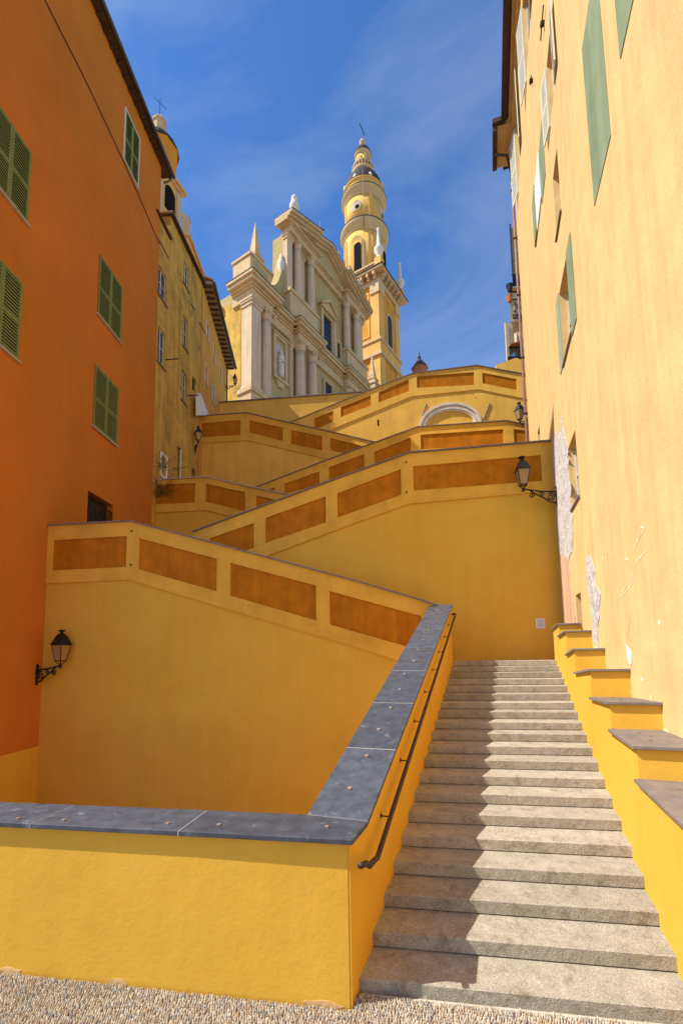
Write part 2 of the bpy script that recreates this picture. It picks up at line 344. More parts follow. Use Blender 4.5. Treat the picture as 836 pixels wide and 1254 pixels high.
# light mortar joints under the slabs (seen in the gaps)
b = MB(SL)
for a in jj[:-1]: b.prism([(a-.005, zc(a-.005)), (a+.005, zc(a+.005)), (a+.005, zc(a+.005)+.041), (a-.005, zc(a-.005)+.041)], -.578, .043)
b.build('mortar_joint', MORTAR, lp)
b = MB(FW)
for a in js[1:6]: b.box(a-.004, a+.004, -.518, .053, T0+.002, T0+.041)
b.build('mortar_joint', MORTAR, lp)
for c0_, c1_ in ((-.42, -.05), (-3.35, -3.1), (-2.2, -2.0)):
    P = []
    for k in range(14):
        t_ = 2*pi*k/14; rr_ = random.uniform(.7, 1.1); P.append(((c0_+c1_)/2+(c1_-c0_)/2*cos(t_)*rr_, .035+.035*sin(t_)*rr_))
    b = MB(FW); b.prism(P, .0005, .003); b.build('lime_splash', RWALL, lp)
# small terracotta pegs left in the slate
def peg(c, fr, dz=0.0, parent=None):
    b = MB(fr); b.prism([(c[0]-.017, c[2]-.004), (c[0]+.017, c[2]-.004+dz), (c[0]+.017, c[2]+.011+dz), (c[0]-.017, c[2]+.011)], c[1]-.020, c[1]+.020); return b.build('peg', PEG, parent)
for (x, y), k in zip([(22, 1003), (78, 1005), (205, 1009), (268, 1010.5), (400, 1013)], [3, 3, 4, 4, 5]):
    d = _F+(x-CX)/FPX*_r+(CY-y)/FPX*_u; tt = (T0+.045-H)/d.z; q = V(0, 0, H)+d*tt-FW.p
    k = 3 if q.dot(FW.t) < fl[0] else (4 if q.dot(FW.t) < fl[1] else 5)
    peg((q.dot(FW.t), q.dot(FW.n), T0+.045), FW, 0, slabs[k])
for i in range(len(jj)-1):
    for f, o in ((.35, -.27), (.85, -.29)):
        if i > 4 and f > .5: continue
        a = jj[i]+(jj[i+1]-jj[i])*f; sl = (zt-T0)/(s_end-s_st); peg((a, o+random.uniform(-.03, .03), zc(a)+.045), SL, sl*.044, slope_slabs[i])
# handrail
hr = thing('handrail', 'dark brown iron handrail bracketed to the yellow wall left of the steps', 'handrail', SL.W(.6, .1, .9))
RO = .11
pa = SL.px(462, 1050, RO); pb_ = SL.px(557.5, 752, RO)
h0 = SL.px(441, 1060, RO); h1 = SL.px(452, 1061, RO)
pts = [SL.W(h0[0], RO, h0[1]), SL.W(h0[0]+(h1[0]-h0[0])*.7, RO, h0[1]*.5+h1[1]*.5), SL.W(h1[0], RO, h1[1]+.004), SL.W(h1[0]+(pa[0]-h1[0])*.55, RO, h1[1]+(pa[1]-h1[1])*.38), SL.W(pa[0], RO, pa[1])]
for f in (.25, .5, .75, 1): pts.append(SL.W(pa[0]+(pb_[0]-pa[0])*f, RO, pa[1]+(pb_[1]-pa[1])*f))
pts += [SL.W(pb_[0]+.02, RO*.6, pb_[1]+.004), SL.W(pb_[0]+.02, .0, pb_[1]+.004)]
MB().tube(pts, .026, 10).build('rail', RAIL, hr, smooth=True)
for (x, y) in [(551, 764.5), (546, 779), (540, 797.5), (532, 819.5), (522, 846.7), (510, 882.5), (495, 930.7), (470, 999)]:
    f = (y-1050)/(752-1050); a = pa[0]+(pb_[0]-pa[0])*f
    # bracket s found from the rail line at that photo row
    lo, hi = pa[0], pb_[0]
    for _ in range(30):
        mid = (lo+hi)/2; z = pa[1]+(pb_[1]-pa[1])*(mid-pa[0])/(pb_[0]-pa[0]); q = SL.W(mid, RO, z)-V(0, 0, H)
        if CY-FPX*q.dot(_u)/q.dot(_F) > y: lo = mid
        else: hi = mid
    z = pa[1]+(pb_[1]-pa[1])*(lo-pa[0])/(pb_[0]-pa[0])
    bb = MB(); bb.tube([SL.W(lo, -.01, z-.01), SL.W(lo, RO, z-.012), SL.W(lo, RO, z)], .008, 6); bb.tube([SL.W(lo, -.005, z-.01), SL.W(lo, .008, z-.01)], .026, 10); bb.build('bracket', RAIL, hr)

# ------------------------------------------------------------------ right stepped parapet
RW = Fr((4.19, 6.28), .325, out=-1)          # the tall right house wall, outward = to the left
rp = thing('stepped_parapet', 'golden yellow parapet stepping up right of the stairs, capped with brown slate slabs', 'wall', SR.W(0, -.2, 0))
Zp = lambda x, y: (660+x/3.92, 740+y/3.92)
corn = [((25, 160), (80, 92)), ((80, 150), (115, 127)), ((107, 238), (155, 212)), ((160, 332), (228, 310)), ((230, 457), (320, 467)), ((318, 615), (445, 678)), ((460, 885), (690, 1060))]
cs_ = [SR.px(*Zp(*c[1]), .05) for c in corn]; cs_[-1] = SR.px(*Zp(680, 1050), .05)
tips = [SR.px(*Zp(*c[0]), .05) for c in corn]
edges = []
for k in range(7):
    edges.append(cs_[k][0])
edges.append(-1.6)
s_far = cs_[0][0]+1.3
def wall_o(s):   # offset of the right house wall from SR face at s (negative = behind, to the right)
    q = SR.W(s, 0, 0); a = RW.p; e = RW.t; nrm = -SR.n
    den = nrm.x*e.y-nrm.y*e.x; t_ = ((a.x-q.x)*e.y-(a.y-q.y)*e.x)/den; return -t_
bodies = MB(SR)
for k in range(7):
    a0 = edges[k]+.05; a1 = s_far if k == 0 else edges[k-1]+.05
    zc_ = cs_[k][1]-.04; zf = zc_-(0.10 if k in (2, 3) else .05 if k in (0, 1, 4) else 0)
    w0, w1 = wall_o(a0)-.05, wall_o(a1)-.05
    P = [(a0, 0), (a1, 0), (a1, w1), (a0, w0)]
    bodies.hprism(P, -3.2, [zc_, zf, zf, zc_])
    sb = MB(SR); a0s = a0-.05; a1s = a1-.004 if k else s_far
    sb.hprism([(a0s, .05), (a1s, .05), (a1s, wall_o(a1s)-.02), (a0s, wall_o(a0s)-.02)], [zc_, zf, zf, zc_], [zc_+.04, zf+.04, zf+.04, zc_+.04])
    s_ob = sb.build('coping_slab', SLATEB, rp, bevel=.006)
    if k >= 4:
        for f, oo in ((.3, .35), (.55, .5), (.75, .4)):
            a = a0s+(a1s-a0s)*f; peg((a, wall_o(a)*oo, zc_+(zf-zc_)*f+.04), SR, 0, s_ob)
a0 = -1.6; a1 = edges[6]+.05
bodies.hprism([(-2.2, 0), (a1, 0), (a1, wall_o(a1)-.05), (-2.2, wall_o(-2.2)-.05)], -3.2, [cs_[6][1]-.62]*4)
bodies.build('wall_body', GOLD, rp)
sb = MB(SR); zz = cs_[6][1]-.62; sb.hprism([(-2.25, .05), (a1-.004, .05), (a1-.004, wall_o(a1)-.02), (-2.25, wall_o(-2.25)-.02)], zz, zz+.04); sb.build('coping_slab', SLATEB, rp, bevel=.006)

# ------------------------------------------------------------------ wall with openings
def wall_face(name, fr, s0, s1, z0, z1, holes, m, parent, depth=.28, thick=1.0, top=None, body=True):
    """front face with rectangular openings (s0,s1,z0,z1[,depth]) and their reveals, plus a solid behind"""
    b = MB(fr); S = sorted(set([s0, s1]+[h[0] for h in holes]+[h[1] for h in holes])); Z = sorted(set([z0, z1]+[h[2] for h in holes]+[h[3] for h in holes]))
    inside = lambda a, z: any(h[0] < a < h[1] and h[2] < z < h[3] for h in holes)
    W = fr.W
    for i in range(len(S)-1):
        for j in range(len(Z)-1):
            if inside((S[i]+S[i+1])/2, (Z[j]+Z[j+1])/2): continue
            b.quad(W(S[i], 0, Z[j]), W(S[i+1], 0, Z[j]), W(S[i+1], 0, Z[j+1]), W(S[i], 0, Z[j+1]))
    for h in holes:
        d = -(h[4] if len(h) > 4 else depth)
        a, c, e, f = h[:4]
        b.quad(W(a, 0, e), W(a, d, e), W(a, d, f), W(a, 0, f)); b.quad(W(c, 0, e), W(c, d, e), W(c, d, f), W(c, 0, f))
        b.quad(W(a, 0, f), W(c, 0, f), W(c, d, f), W(a, d, f)); b.quad(W(a, 0, e), W(c, 0, e), W(c, d, e), W(a, d, e))
        b.quad(W(a, d, e), W(c, d, e), W(c, d, f), W(a, d, f))
    if body:
        b.quad(W(s0, 0, z0), W(s0, -thick, z0), W(s0, -thick, z1), W(s0, 0, z1)); b.quad(W(s1, 0, z0), W(s1, -thick, z0), W(s1, -thick, z1), W(s1, 0, z1))
        b.quad(W(s0, -thick, z0), W(s1, -thick, z0), W(s1, -thick, z1), W(s0, -thick, z1)); b.quad(W(s0, 0, z1), W(s1, 0, z1), W(s1, -thick, z1), W(s0, -thick, z1))
    me_o = b.build(name, m, parent)
    return me_o

def louver(fr, s0, s1, z0, z1, o, m, parent, tilt=.5, n=None, name='shutter'):
    b = MB(fr); st = .07; th = .035; zm = (z0+z1)/2-.05*(z1-z0)
    for a, c in ((s0, s0+st), (s1-st, s1)): b.box(a, c, o, o+th, z0, z1)
    for e, f in ((z0, z0+.10), (zm, zm+.10), (z1-.08, z1)): b.box(s0+st, s1-st, o+.002, o+th-.002, e, f)
    for za, zb in ((z0+.10, zm), (zm+.10, z1-.08)):
        k = max(3, int((zb-za)/.10))
        for i in range(k):
            z = za+(i+.5)*(zb-za)/k; hh = (zb-za)/k*.36
            W = fr.W
            b.add([W(s0+st, o+.002, z+hh), W(s1-st, o+.002, z+hh), W(s1-st, o+th-.004, z-hh), W(s0+st, o+th-.004, z-hh), W(s0+st, o+.010, z+hh+.006), W(s1-st, o+.010, z+hh+.006), W(s1-st, o+th+.002, z-hh+.006), W(s0+st, o+th+.002, z-hh+.006)], [(0, 1, 2, 3), (4, 5, 6, 7), (0, 1, 5, 4), (2, 3, 7, 6)])
    return b.build(name, m, parent)

def closed_window(fr, s0, s1, z0, z1, parent, m=GREEN, frame=PALEF, fw=0.0):
    """two closed louvered leaves over a dark opening, on a sill"""
    b = MB(fr); b.box(s0+.02, s1-.02, .002, .010, z0+.02, z1-.02); w_ = b.build('window', DARK, parent)
    mid = (s0+s1)/2; louver(fr, s0, mid-.006, z0, z1, .012, m, w_); louver(fr, mid+.006, s1, z0, z1, .012, m, w_)
    b = MB(fr); b.box(s0-.08, s1+.08, 0, .09, z0-.06, z0-.004); b.build('sill', PALEF if fw else MORTAR, w_, bevel=.005)
    if fw:
        b = MB(fr)
        b.box(s0-fw, s0-.003, 0, .045, z0, z1+fw); b.box(s1+.003, s1+fw, 0, .045, z0, z1+fw); b.box(s0-.003, s1+.003, 0, .045, z1+.003, z1+fw); b.build('frame', frame, w_)
    return w_

# ------------------------------------------------------------------ orange house on the left
OR = Fr((-9.5, 14.6), .057, out=1)
oh = thing('orange_house', 'tall orange plastered house on the left with green louvered shutters', 'house', OR.W(0, -1, -1))
OS0, OS1, OTOP = -4.1, 6.95, 28.75
wall_face('wall', OR, OS0, OS1, .35, OTOP, [(1.94, 3.64, 7.2, 9.32, .3)], ORANGE, oh, thick=9)
b = MB(OR); b.box(OS0, OS1-.01, -9, -.004, -3.2, .35); b.build('wall_base', GOLD, oh)
for (a, c, e, f) in ((-3.2, -1.71, 16.5, 18.95), (-3.2, -1.75, 11.95, 14.45), (2.02, 3.67, 16.5, 19.05), (2.02, 3.66, 11.9, 14.4)):
    closed_window(OR, a, c, e, f, oh)
closed_window(OR, 3.45, 4.64, 24.95, 27.5, oh, m=GREEN, frame=PALEF, fw=.07)
# barred opening
b = MB(OR); b.box(1.96, 3.62, -.29, -.27, 7.22, 9.3); gw = b.build('barred_window', GLASSD, oh)
b = MB(OR)
for i in range(11): a = 2.02+i*.154; b.box(a, a+.022, -.03, -.008, 7.2, 9.0)
for z in (7.6, 8.3, 8.98): b.box(1.94, 3.64, -.034, -.006, z, z+.035)
b.build('grille', IRON, gw)
# roof: eave boards and gutter
b = MB(OR); b.box(OS0-.3, OS1+.55, -9.3, .34, OTOP+.002, OTOP+.10); rf = b.build('roof', WOODD, oh)
for i in range(22):
    a = OS0-.3+i*.5
    if a < OS1+.4: MB(OR).box(a, a+.08, -.02, .30, OTOP-.10, OTOP).build('rafter', WOODD, rf)
b = MB(OR); b.prism([(OS0-.3, OTOP+.104), (OS1+.55, OTOP+.104), (OS1+.55, OTOP+.18), (OS0-.3, OTOP+.18)], -9.3, .36); b.build('tiles', TILE, rf)
MB().tube([OR.W(OS0-.3, .43, OTOP+.04), OR.W(OS1+.58, .43, OTOP+.04)], .085, 10).build('gutter', GUTTER, rf, smooth=True)
MB().tube([OR.W(OS1+.45, .43, OTOP), OR.W(OS1+.45, .2, OTOP-.3), OR.W(OS1+.25, .05, OTOP-.6)], .05, 8).build('downpipe', GUTTER, rf, smooth=True)
# cable sagging across the wall
cp = [(-1.63, 24.9), (-.6, 24.93), (.33, 25.0), (1.5, 24.96), (3.35, 24.86), (5.2, 24.62), (6.93, 24.3)]
cb = MB().tube([OR.W(OS0, .03, 24.85)]+[OR.W(a, .03, z) for a, z in cp], .018, 6)
cb.build('cable', IRON, oh, smooth=True)

# ------------------------------------------------------------------ ramp walls
def pl(pts, s):
    if s <= pts[0][0]: i = 0
    elif s >= pts[-1][0]: i = len(pts)-2
    else:
        i = 0
        while s > pts[i+1][0]: i += 1
    (a, x), (b_, y) = pts[i], pts[i+1]; return x+(y-x)*(s-a)/(b_-a)
def ramp_wall(label, fr, top, bot, panels, zlow, thick=.34, s0=None, s1=None, body_mat=GOLD, floor=True, nm='ramp_wall', drains=(), cop=SLATEB, fmat=None, fdepth=1.6):
    T = sorted(fr.px(*q) for q in top); B = sorted(fr.px(*q) for q in bot)
    a0 = T[0][0] if s0 is None else s0; a1 = T[-1][0] if s1 is None else s1
    T = [(a0, pl(T, a0))]+[q for q in T if a0 < q[0] < a1]+[(a1, pl(T, a1))]
    B = [(a0, pl(B, a0))]+[q for q in B if a0 < q[0] < a1]+[(a1, pl(B, a1))]
    root = thing(nm, label, 'wall', fr.W((a0+a1)/2, -thick/2, zlow))
    b = MB(fr); b.prism([(a0, zlow), (a1, zlow)]+[(a, z-.002) for a, z in reversed(T)], -thick, 0); b.build('wall_body', body_mat, root)
    # band frame with recessed panels
    PN = []
    for q in panels:
        P = [fr.px(*x) for x in q]     # tl, tr, br, bl
        sl = (P[0][0]+P[3][0])/2; sr = (P[1][0]+P[2][0])/2
        PN.append((max(sl, a0+.02), min(sr, a1-.02), [(sl, P[0][1]), (sr, P[1][1])], [(sl, P[3][1]), (sr, P[2][1])]))
    S = sorted(set([a0, a1]+[q[0] for q in T]+[q[0] for q in B]+[x for q in PN for x in q[:2]]))
    b = MB(fr); W = fr.W; D = .055
    for i in range(len(S)-1):
        a, c = S[i], S[i+1]
        if c-a < 1e-4: continue
        hit = [q for q in PN if q[0]-1e-6 <= a and c <= q[1]+1e-6]
        if hit:
            q = hit[0]
            for lo, hi in ((B, q[3]), (q[2], T)):
                b.quad(W(a, D, pl(lo, a)), W(c, D, pl(lo, c)), W(c, D, pl(hi, c)), W(a, D, pl(hi, a)))
            for e in (q[2], q[3]): b.quad(W(a, D, pl(e, a)), W(c, D, pl(e, c)), W(c, 0, pl(e, c)), W(a, 0, pl(e, a)))
        else: b.quad(W(a, D, pl(B, a)), W(c, D, pl(B, c)), W(c, D, pl(T, c)), W(a, D, pl(T, a)))
        b.quad(W(a, D, pl(B, a)), W(c, D, pl(B, c)), W(c, 0, pl(B, c)), W(a, 0, pl(B, a)))
    for q in PN:
        for a in q[:2]: b.quad(W(a, D, pl(q[3], a)), W(a, D, pl(q[2], a)), W(a, 0, pl(q[2], a)), W(a, 0, pl(q[3], a)))
    for a in (a0, a1): b.quad(W(a, D, pl(B, a)), W(a, D, pl(T, a)), W(a, 0, pl(T, a)), W(a, 0, pl(B, a)))
    b.build('parapet_frame', fmat or GOLDL, root)
    for q in PN:
        b = MB(fr); b.prism([(q[0]+.002, pl(q[3], q[0])+.002), (q[1]-.002, pl(q[3], q[1])+.002), (q[1]-.002, pl(q[2], q[1])-.002), (q[0]+.002, pl(q[2], q[0])-.002)], .001, .006); b.build('panel', PANEL, root)
    cth = .045
    b = MB(fr)
    n = len(T); Pf = []
    for a, z in T: Pf += [W(a, -thick-.05, z), W(a, D+.065, z), W(a, D+.065, z+cth), W(a, -thick-.05, z+cth)]
    F = []
    for i in range(n-1):
        for k in range(4): F.append((i*4+k, i*4+(k+1) % 4, (i+1)*4+(k+1) % 4, (i+1)*4+k))
    F += [(0, 1, 2, 3), tuple(range((n-1)*4, n*4))]
    b.add(Pf, F); b.build('coping', cop, root)
    for (x, y) in drains:
        a, z = fr.px(x, y); b = MB(); b.tube([W(a, D-.01, z), W(a, D+.03, z-.004)], .028, 8); b.build('drain_spout', IRON, root)
    if floor:
        b = MB(fr); P = []
        for a, z in T: P += [W(a, -thick+.02, z-1.15), W(a, -thick-fdepth, z-1.15)]
        for a, z in T: P += [W(a, -thick+.02, z-1.6), W(a, -thick-fdepth, z-1.6)]
        F = []
        for i in range(n-1): F += [(2*i, 2*i+1, 2*i+3, 2*i+2), (2*n+2*i, 2*n+2*i+1, 2*n+2*i+3, 2*n+2*i+2)]
        b.add(P, F); b.build('walkway', STEP, root)
    return root
z8 = lambda *P: [(x/1.9, 620+y/1.9) for x, y in P]
zz8 = lambda *P: [(400+x/2.787, 430+y/2.787) for x, y in P]
z7 = lambda *P: [(180+x/3.483, 430+y/3.483) for x, y in P]
z6 = lambda *P: [(420+x/5.225, 720+y/5.225) for x, y in P]
A2 = Fr((3.05, 12.55), t=(.987, -.161), out=1)
if A2.n.y > 0: A2.n = -A2.n
def rfr(p, sl=-.15):
    f = Fr(p, t=(1, sl)); 
    if f.n.y > 0: f.n = -f.n
    return f
s_r = A2.px(524, 738)[0]
ramp_wall('golden yellow ramp wall in shade above the sunken court, nearest row of orange panels', A2,
          [(60, 644.7), (162, 639.5), (440, 713.7), (523, 738.2)], [(59, 714.7), (160.5, 710.5), (440, 793.7), (486, 808.4), (520, 820)],
          [z8((125, 80), (297, 70), (297, 142), (125, 150)), z8((325, 75), (506, 123), (506, 198), (325, 147)), z8((537, 132), (736, 185), (736, 266), (537, 208)),
           [(404, 724), (515.7, 754.5), (515.7, 797), (404, 765)]], -3.2, s0=A2.px(56, 645)[0]-.35, s1=A2.px(524, 738)[0]+.45, drains=[(163, 651), (162, 692)], thick=.3)
A3 = rfr((6.57, 13.6))
ramp_wall('golden yellow ramp wall behind the top of the steps, with a long orange panel', A3,
          [(676, 541.6), (500.5, 556.3), (420, 585), (237.4, 652.5)], [(676, 601.5), (500.5, 617.7), (437.7, 640), (358, 670), (237, 714)],
          [zz8((295, 395), (730, 357), (730, 445), (295, 478)), zz8((37, 487), (253, 405), (253, 492), (37, 570)), z7((507, 713), (763, 622), (763, 733), (507, 820)), [(257.5, 659.7), (311.5, 641), (311.5, 671), (257.5, 692)]],
          0, drains=[(497, 566.7), (497.5, 603.5)], thick=.3)
A4 = rfr((-8.9, 22.0))
ramp_wall('golden ramp wall with a pale stone coping beside the orange house corner', A4,
          [z7((30, 555))[0], z7((255, 540))[0], z7((440, 582))[0], z7((615, 618))[0], z7((836, 665))[0]], [z7((55, 690))[0], z7((250, 680))[0], z7((390, 712))[0], z7((836, 815))[0]],
          [z7((40, 572), (207, 565), (207, 648), (40, 655)), z7((252, 567), (420, 604), (420, 685), (252, 643)), z7((467, 617), (640, 655), (640, 735), (467, 697))], 3, cop=MORTAR, body_mat=GOLD)
A5 = rfr((0, 22.9))
ramp_wall('golden ramp wall rising to the right, directly below the white arch', A5,
          [z7((380, 615))[0], z7((470, 582))[0], zz8((0, 375))[0], zz8((310, 262))[0], zz8((610, 241))[0], zz8((720, 262))[0]], [z7((380, 700))[0], zz8((0, 460))[0], zz8((310, 352))[0], zz8((610, 332))[0], zz8((720, 350))[0]],
          [zz8((320, 287), (602, 268), (602, 322), (320, 337)), zz8((637, 268), (700, 274), (700, 315), (637, 318)), zz8((163, 345), (286, 297), (286, 345), (163, 387)), zz8((8, 398), (128, 353), (128, 402), (8, 443)), z7((587, 568), (735, 515), (735, 570), (587, 612)), z7((490, 602), (545, 583), (545, 628), (490, 645))], 6, thick=.34,
          drains=z7((757, 490), (757, 558)))
A6 = rfr((0, 26.6), -.14)
ramp_wall('shaded golden ramp wall meeting the old ochre house under a wall lantern', A6,
          [z7((208, 282))[0], z7((425, 266))[0], z7((600, 307))[0], zz8((0, 275))[0], zz8((165, 313))[0], zz8((300, 345))[0]], [z7((208, 396))[0], z7((430, 382))[0], z7((770, 462))[0], zz8((300, 430))[0]],
          [z7((230, 310), (400, 296), (400, 360), (230, 369)), z7((437, 297), (580, 328), (580, 386), (437, 348)), z7((615, 338), (747, 365), (747, 425), (615, 398)), zz8((13, 298), (120, 325), (120, 366), (13, 339))], 8, body_mat=GOLDU,
          drains=z7((422, 285), (422, 340), (766, 372), (766, 415)))
A7 = rfr((0, 28.6))
r7 = ramp_wall('uppermost sunlit golden ramp wall with a white blind arch in it', A7,
          [(352, 520), (420, 491.7), zz8((290, 80))[0], zz8((510, 52))[0], zz8((740, 94))[0]], [(352, 546), zz8((0, 275))[0], zz8((290, 155))[0], zz8((515, 132))[0], zz8((740, 176))[0]],
          [zz8((307, 88), (502, 73), (502, 117), (307, 127)), zz8((530, 75), (647, 97), (647, 135), (530, 112)), zz8((177, 142), (280, 98), (280, 138), (177, 177)), zz8((48, 192), (150, 152), (150, 187), (48, 227)), [(385, 513), (408, 503.2), (408, 516.5), (385, 527)]],
          10, body_mat=GOLDU, fmat=GOLDU, drains=zz8((497, 62), (497, 148)))
# arch in the uppermost wall
def half_ring(fr, c, a_out, b_out, a_in, b_in, o0, o1, n=28):
    b = MB(fr); W = fr.W; P = []; F = []
    for k in range(n+1):
        t = pi*k/n
        for (a, bb) in ((a_out, b_out), (a_in, b_in)):
            for o in (o0, o1): P.append(W(c[0]-a*cos(t), o, c[1]+bb*sin(t)))
    for k in range(n):
        i = 4*k; F += [(i, i+1, i+5, i+4), (i+2, i+3, i+7, i+6), (i, i+2, i+6, i+4), (i+1, i+3, i+7, i+5)]
    F += [(0, 1, 3, 2), (4*n, 4*n+1, 4*n+3, 4*n+2)]
    b.add(P, F); return b
cl = A7.px(*zz8((313, 258))[0]); crr = A7.px(*zz8((527, 240))[0]); ap = A7.px(*zz8((420, 178))[0])
ac = ((cl[0]+crr[0])/2, (cl[1]+crr[1])/2-.1); ra = (crr[0]-cl[0])/2; rb = ap[1]-ac[1]
ARCM = mat('arch_stucco', (.72, .62, .50), var=.12, scale=2, streak=.12)
ar = half_ring(A7, ac, ra, rb, ra*.76, rb*.64, .0, .10).build('arch_surround', ARCM, r7)
half_ring(A7, ac, ra*.99, rb*.98, ra*.91, rb*.88, .10, .18).build('moulding', ARCM, ar)
half_ring(A7, ac, ra*.85, rb*.79, ra*.80, rb*.71, .10, .14).build('moulding', ARCM, ar)
bb = MB(A7); bb.prism([(ac[0]-ra*.79*cos(pi*k/20), ac[1]+rb*.69*sin(pi*k/20)) for k in range(21)], .002, .006); bb.build('arch_infill', GOLDU, r7)
bb = MB(A7); bb.box(ac[0]-ra*1.02, ac[0]+ra*1.02, 0, .2, ac[1]-.16, ac[1]-.02); bb.build('arch_sill', ARCM, r7)
for q in (((325, 222), (338, 180)), ((535, 232), (555, 178))):
    P0_, P1_ = A7.px(*zz8(q[0])[0]), A7.px(*zz8(q[1])[0])
    bb = MB(); bb.tube([A7.W(P0_[0], .03, P0_[1]), A7.W(P1_[0], .03, P1_[1])], .035, 6); bb.build('iron_anchor', RAIL, r7)
q = A7.px(*zz8((175, 244))[0]); bb = MB(A7); bb.box(q[0]-.05, q[0]+.05, .001, .012, q[1]-.2, q[1]+.2); bb.build('vent_slot', DARK, r7)
# dark arched doorway under the stone coped wall
# terrace wall under the church square
AT = rfr((-5, 33.0), -.05)
q0 = AT.px(258, 495.5); q1 = AT.px(443, 480.8)
tw = MB(AT); tw.prism([(q0[0]-2, 12), (q1[0]+3, 12), (q1[0]+3, q1[1]-.1), (q1[0], q1[1]), (q0[0]-2, q0[1])], -.4, 0)
troot = thing('terrace_wall', 'plain golden retaining wall under the church, with thin slate coping', 'wall', AT.W(0, 0, 12))
tw.build('wall_body', GOLDU, troot)
cw = MB(AT); cw.prism([(q0[0]-2, q0[1]), (q1[0], q1[1]), (q1[0]+3, q1[1]-.1), (q1[0]+3, q1[1]-.02), (q1[0], q1[1]+.08), (q0[0]-2, q0[1]+.08)], -.5, .1); cw.build('coping', SLATEB, troot)
# hill fill behind (ground of the square), steps under everything
b = MB(); b.add([V(-30, 33.3, 19.6), V(40, 33.3, 19.6), V(60, 110, 24), V(-40, 110, 24), V(-30, 33.3, -3), V(40, 33.3, -3), V(60, 110, -3), V(-40, 110, -3)], [(0, 1, 2, 3), (0, 1, 5, 4), (1, 2, 6, 5), (0, 3, 7, 4), (2, 3, 7, 6)])
struct(b.build('terrain', STEP))

# ------------------------------------------------------------------ right house
rh = thing('pale_yellow_house', 'tall sunlit pale yellow house wall on the right with faded green shutters and peeling plaster', 'house', RW.W(3, -1, 0))
RS0, RS1, RTOP = -8.0, 14.15, 26.6
z5 = lambda x, y: (600+x/3.135, 520+y/3.135)
holes = [(3.9, 4.95, 6.5, 8.05, .22), (4.58, 5.25, 3.4, 4.39, .4), (3.48, 4.72, 10.15, 12.05, .25), (3.72, 4.5, 13.4, 15.08, .25), (10.25, 10.9, 10.0, 11.35, .2),
         (3.45, 4.3, 16.45, 18.1, .2), (6.3, 7.9, 22.7, 25.5, .2), (10.9, 12.4, 23.3, 26.3, .2)]
wall_face('wall', RW, RS0, RS1, -3.2, RTOP, holes, RWALL, rh, thick=8)
def pane(fr, h, m=GLASSD, inset=None, par=None, frame=PALEF, fo=None, mull=True):
    d = -(h[4])+.03
    b = MB(fr); b.box(h[0]+.01, h[1]-.01, d, d+.01, h[2]+.01, h[3]-.01); w_ = b.build('window', m, par)
    b = MB(fr); f = .05; o0, o1 = d+.012, d+.05
    b.box(h[0]+.012, h[0]+f, o0, o1, h[2]+.012, h[3]-.012); b.box(h[1]-f, h[1]-.012, o0, o1, h[2]+.012, h[3]-.012)
    b.box(h[0]+f, h[1]-f, o0, o1, h[2]+.012, h[2]+f); b.box(h[0]+f, h[1]-f, o0, o1, h[3]-f, h[3]-.012)
    if mull: m_ = (h[0]+h[1])/2; b.box(m_-.025, m_+.025, o0, o1, h[2]+f, h[3]-f); z_ = h[2]+(h[3]-h[2])*.5; b.box(h[0]+f, m_-.025, o0+.002, o1-.002, z_, z_+.03); b.box(m_+.025, h[1]-f, o0+.002, o1-.002, z_, z_+.03)
    b.build('frame', frame, w_)
    return w_
w0 = pane(RW, holes[0], par=rh); w1 = pane(RW, holes[1], m=DARK, par=rh, frame=RAIL, mull=False)
w2 = pane(RW, holes[2], par=rh); w3 = pane(RW, holes[3], par=rh); w4 = pane(RW, holes[4], par=rh, frame=IRON)
w5 = pane(RW, holes[5], par=rh); w6 = pane(RW, holes[6], par=rh); w7 = pane(RW, holes[7], par=rh)
for w_, h in ((w0, holes[0]), (w2, holes[2]), (w3, holes[3])):
    b = MB(RW); b.box(h[0]-.05, h[1]+.05, -h[4]+.06, .045, h[2]-.05, h[2]-.003); b.build('sill', SLATEB, w_, bevel=.005)
# flat open shutters
def flat_shutter(s0, s1, z0, z1, par, m=GREENF, skew=0.0):
    b = MB(RW); b.box(s0, s1, .004, .022, z0, z1)
    return b.build('shutter', m, par)
flat_shutter(2.90, 3.46, 10.02, 12.05, w2); flat_shutter(4.74, 5.18, 10.18, 12.13, w2, GREENP)
bs = MB(RW); bs.box(-.22, .92, .002, .012, 10.62, 13.75)
w8 = bs.build('closed_shutter', GREENF, rh)
bs = MB(RW); bs.box(-1.55, -.87, .002, .012, 11.0, 14.2); bs.build('closed_shutter', GREENF, rh)
bs = MB(RW); bs.box(5.45, 6.35, .002, .016, 16.3, 18.0); bs.build('closed_shutter', GREENF, rh)
bs = MB(RW); bs.box(6.36, 7.5, .006, .035, 16.55, 18.05); bs.build('painted_shutter', WHITE, rh)
bs = MB(RW); bs.box(7.52, 8.2, .008, .05, 16.6, 18.2); bs.build('closed_shutter', GREENF, rh)
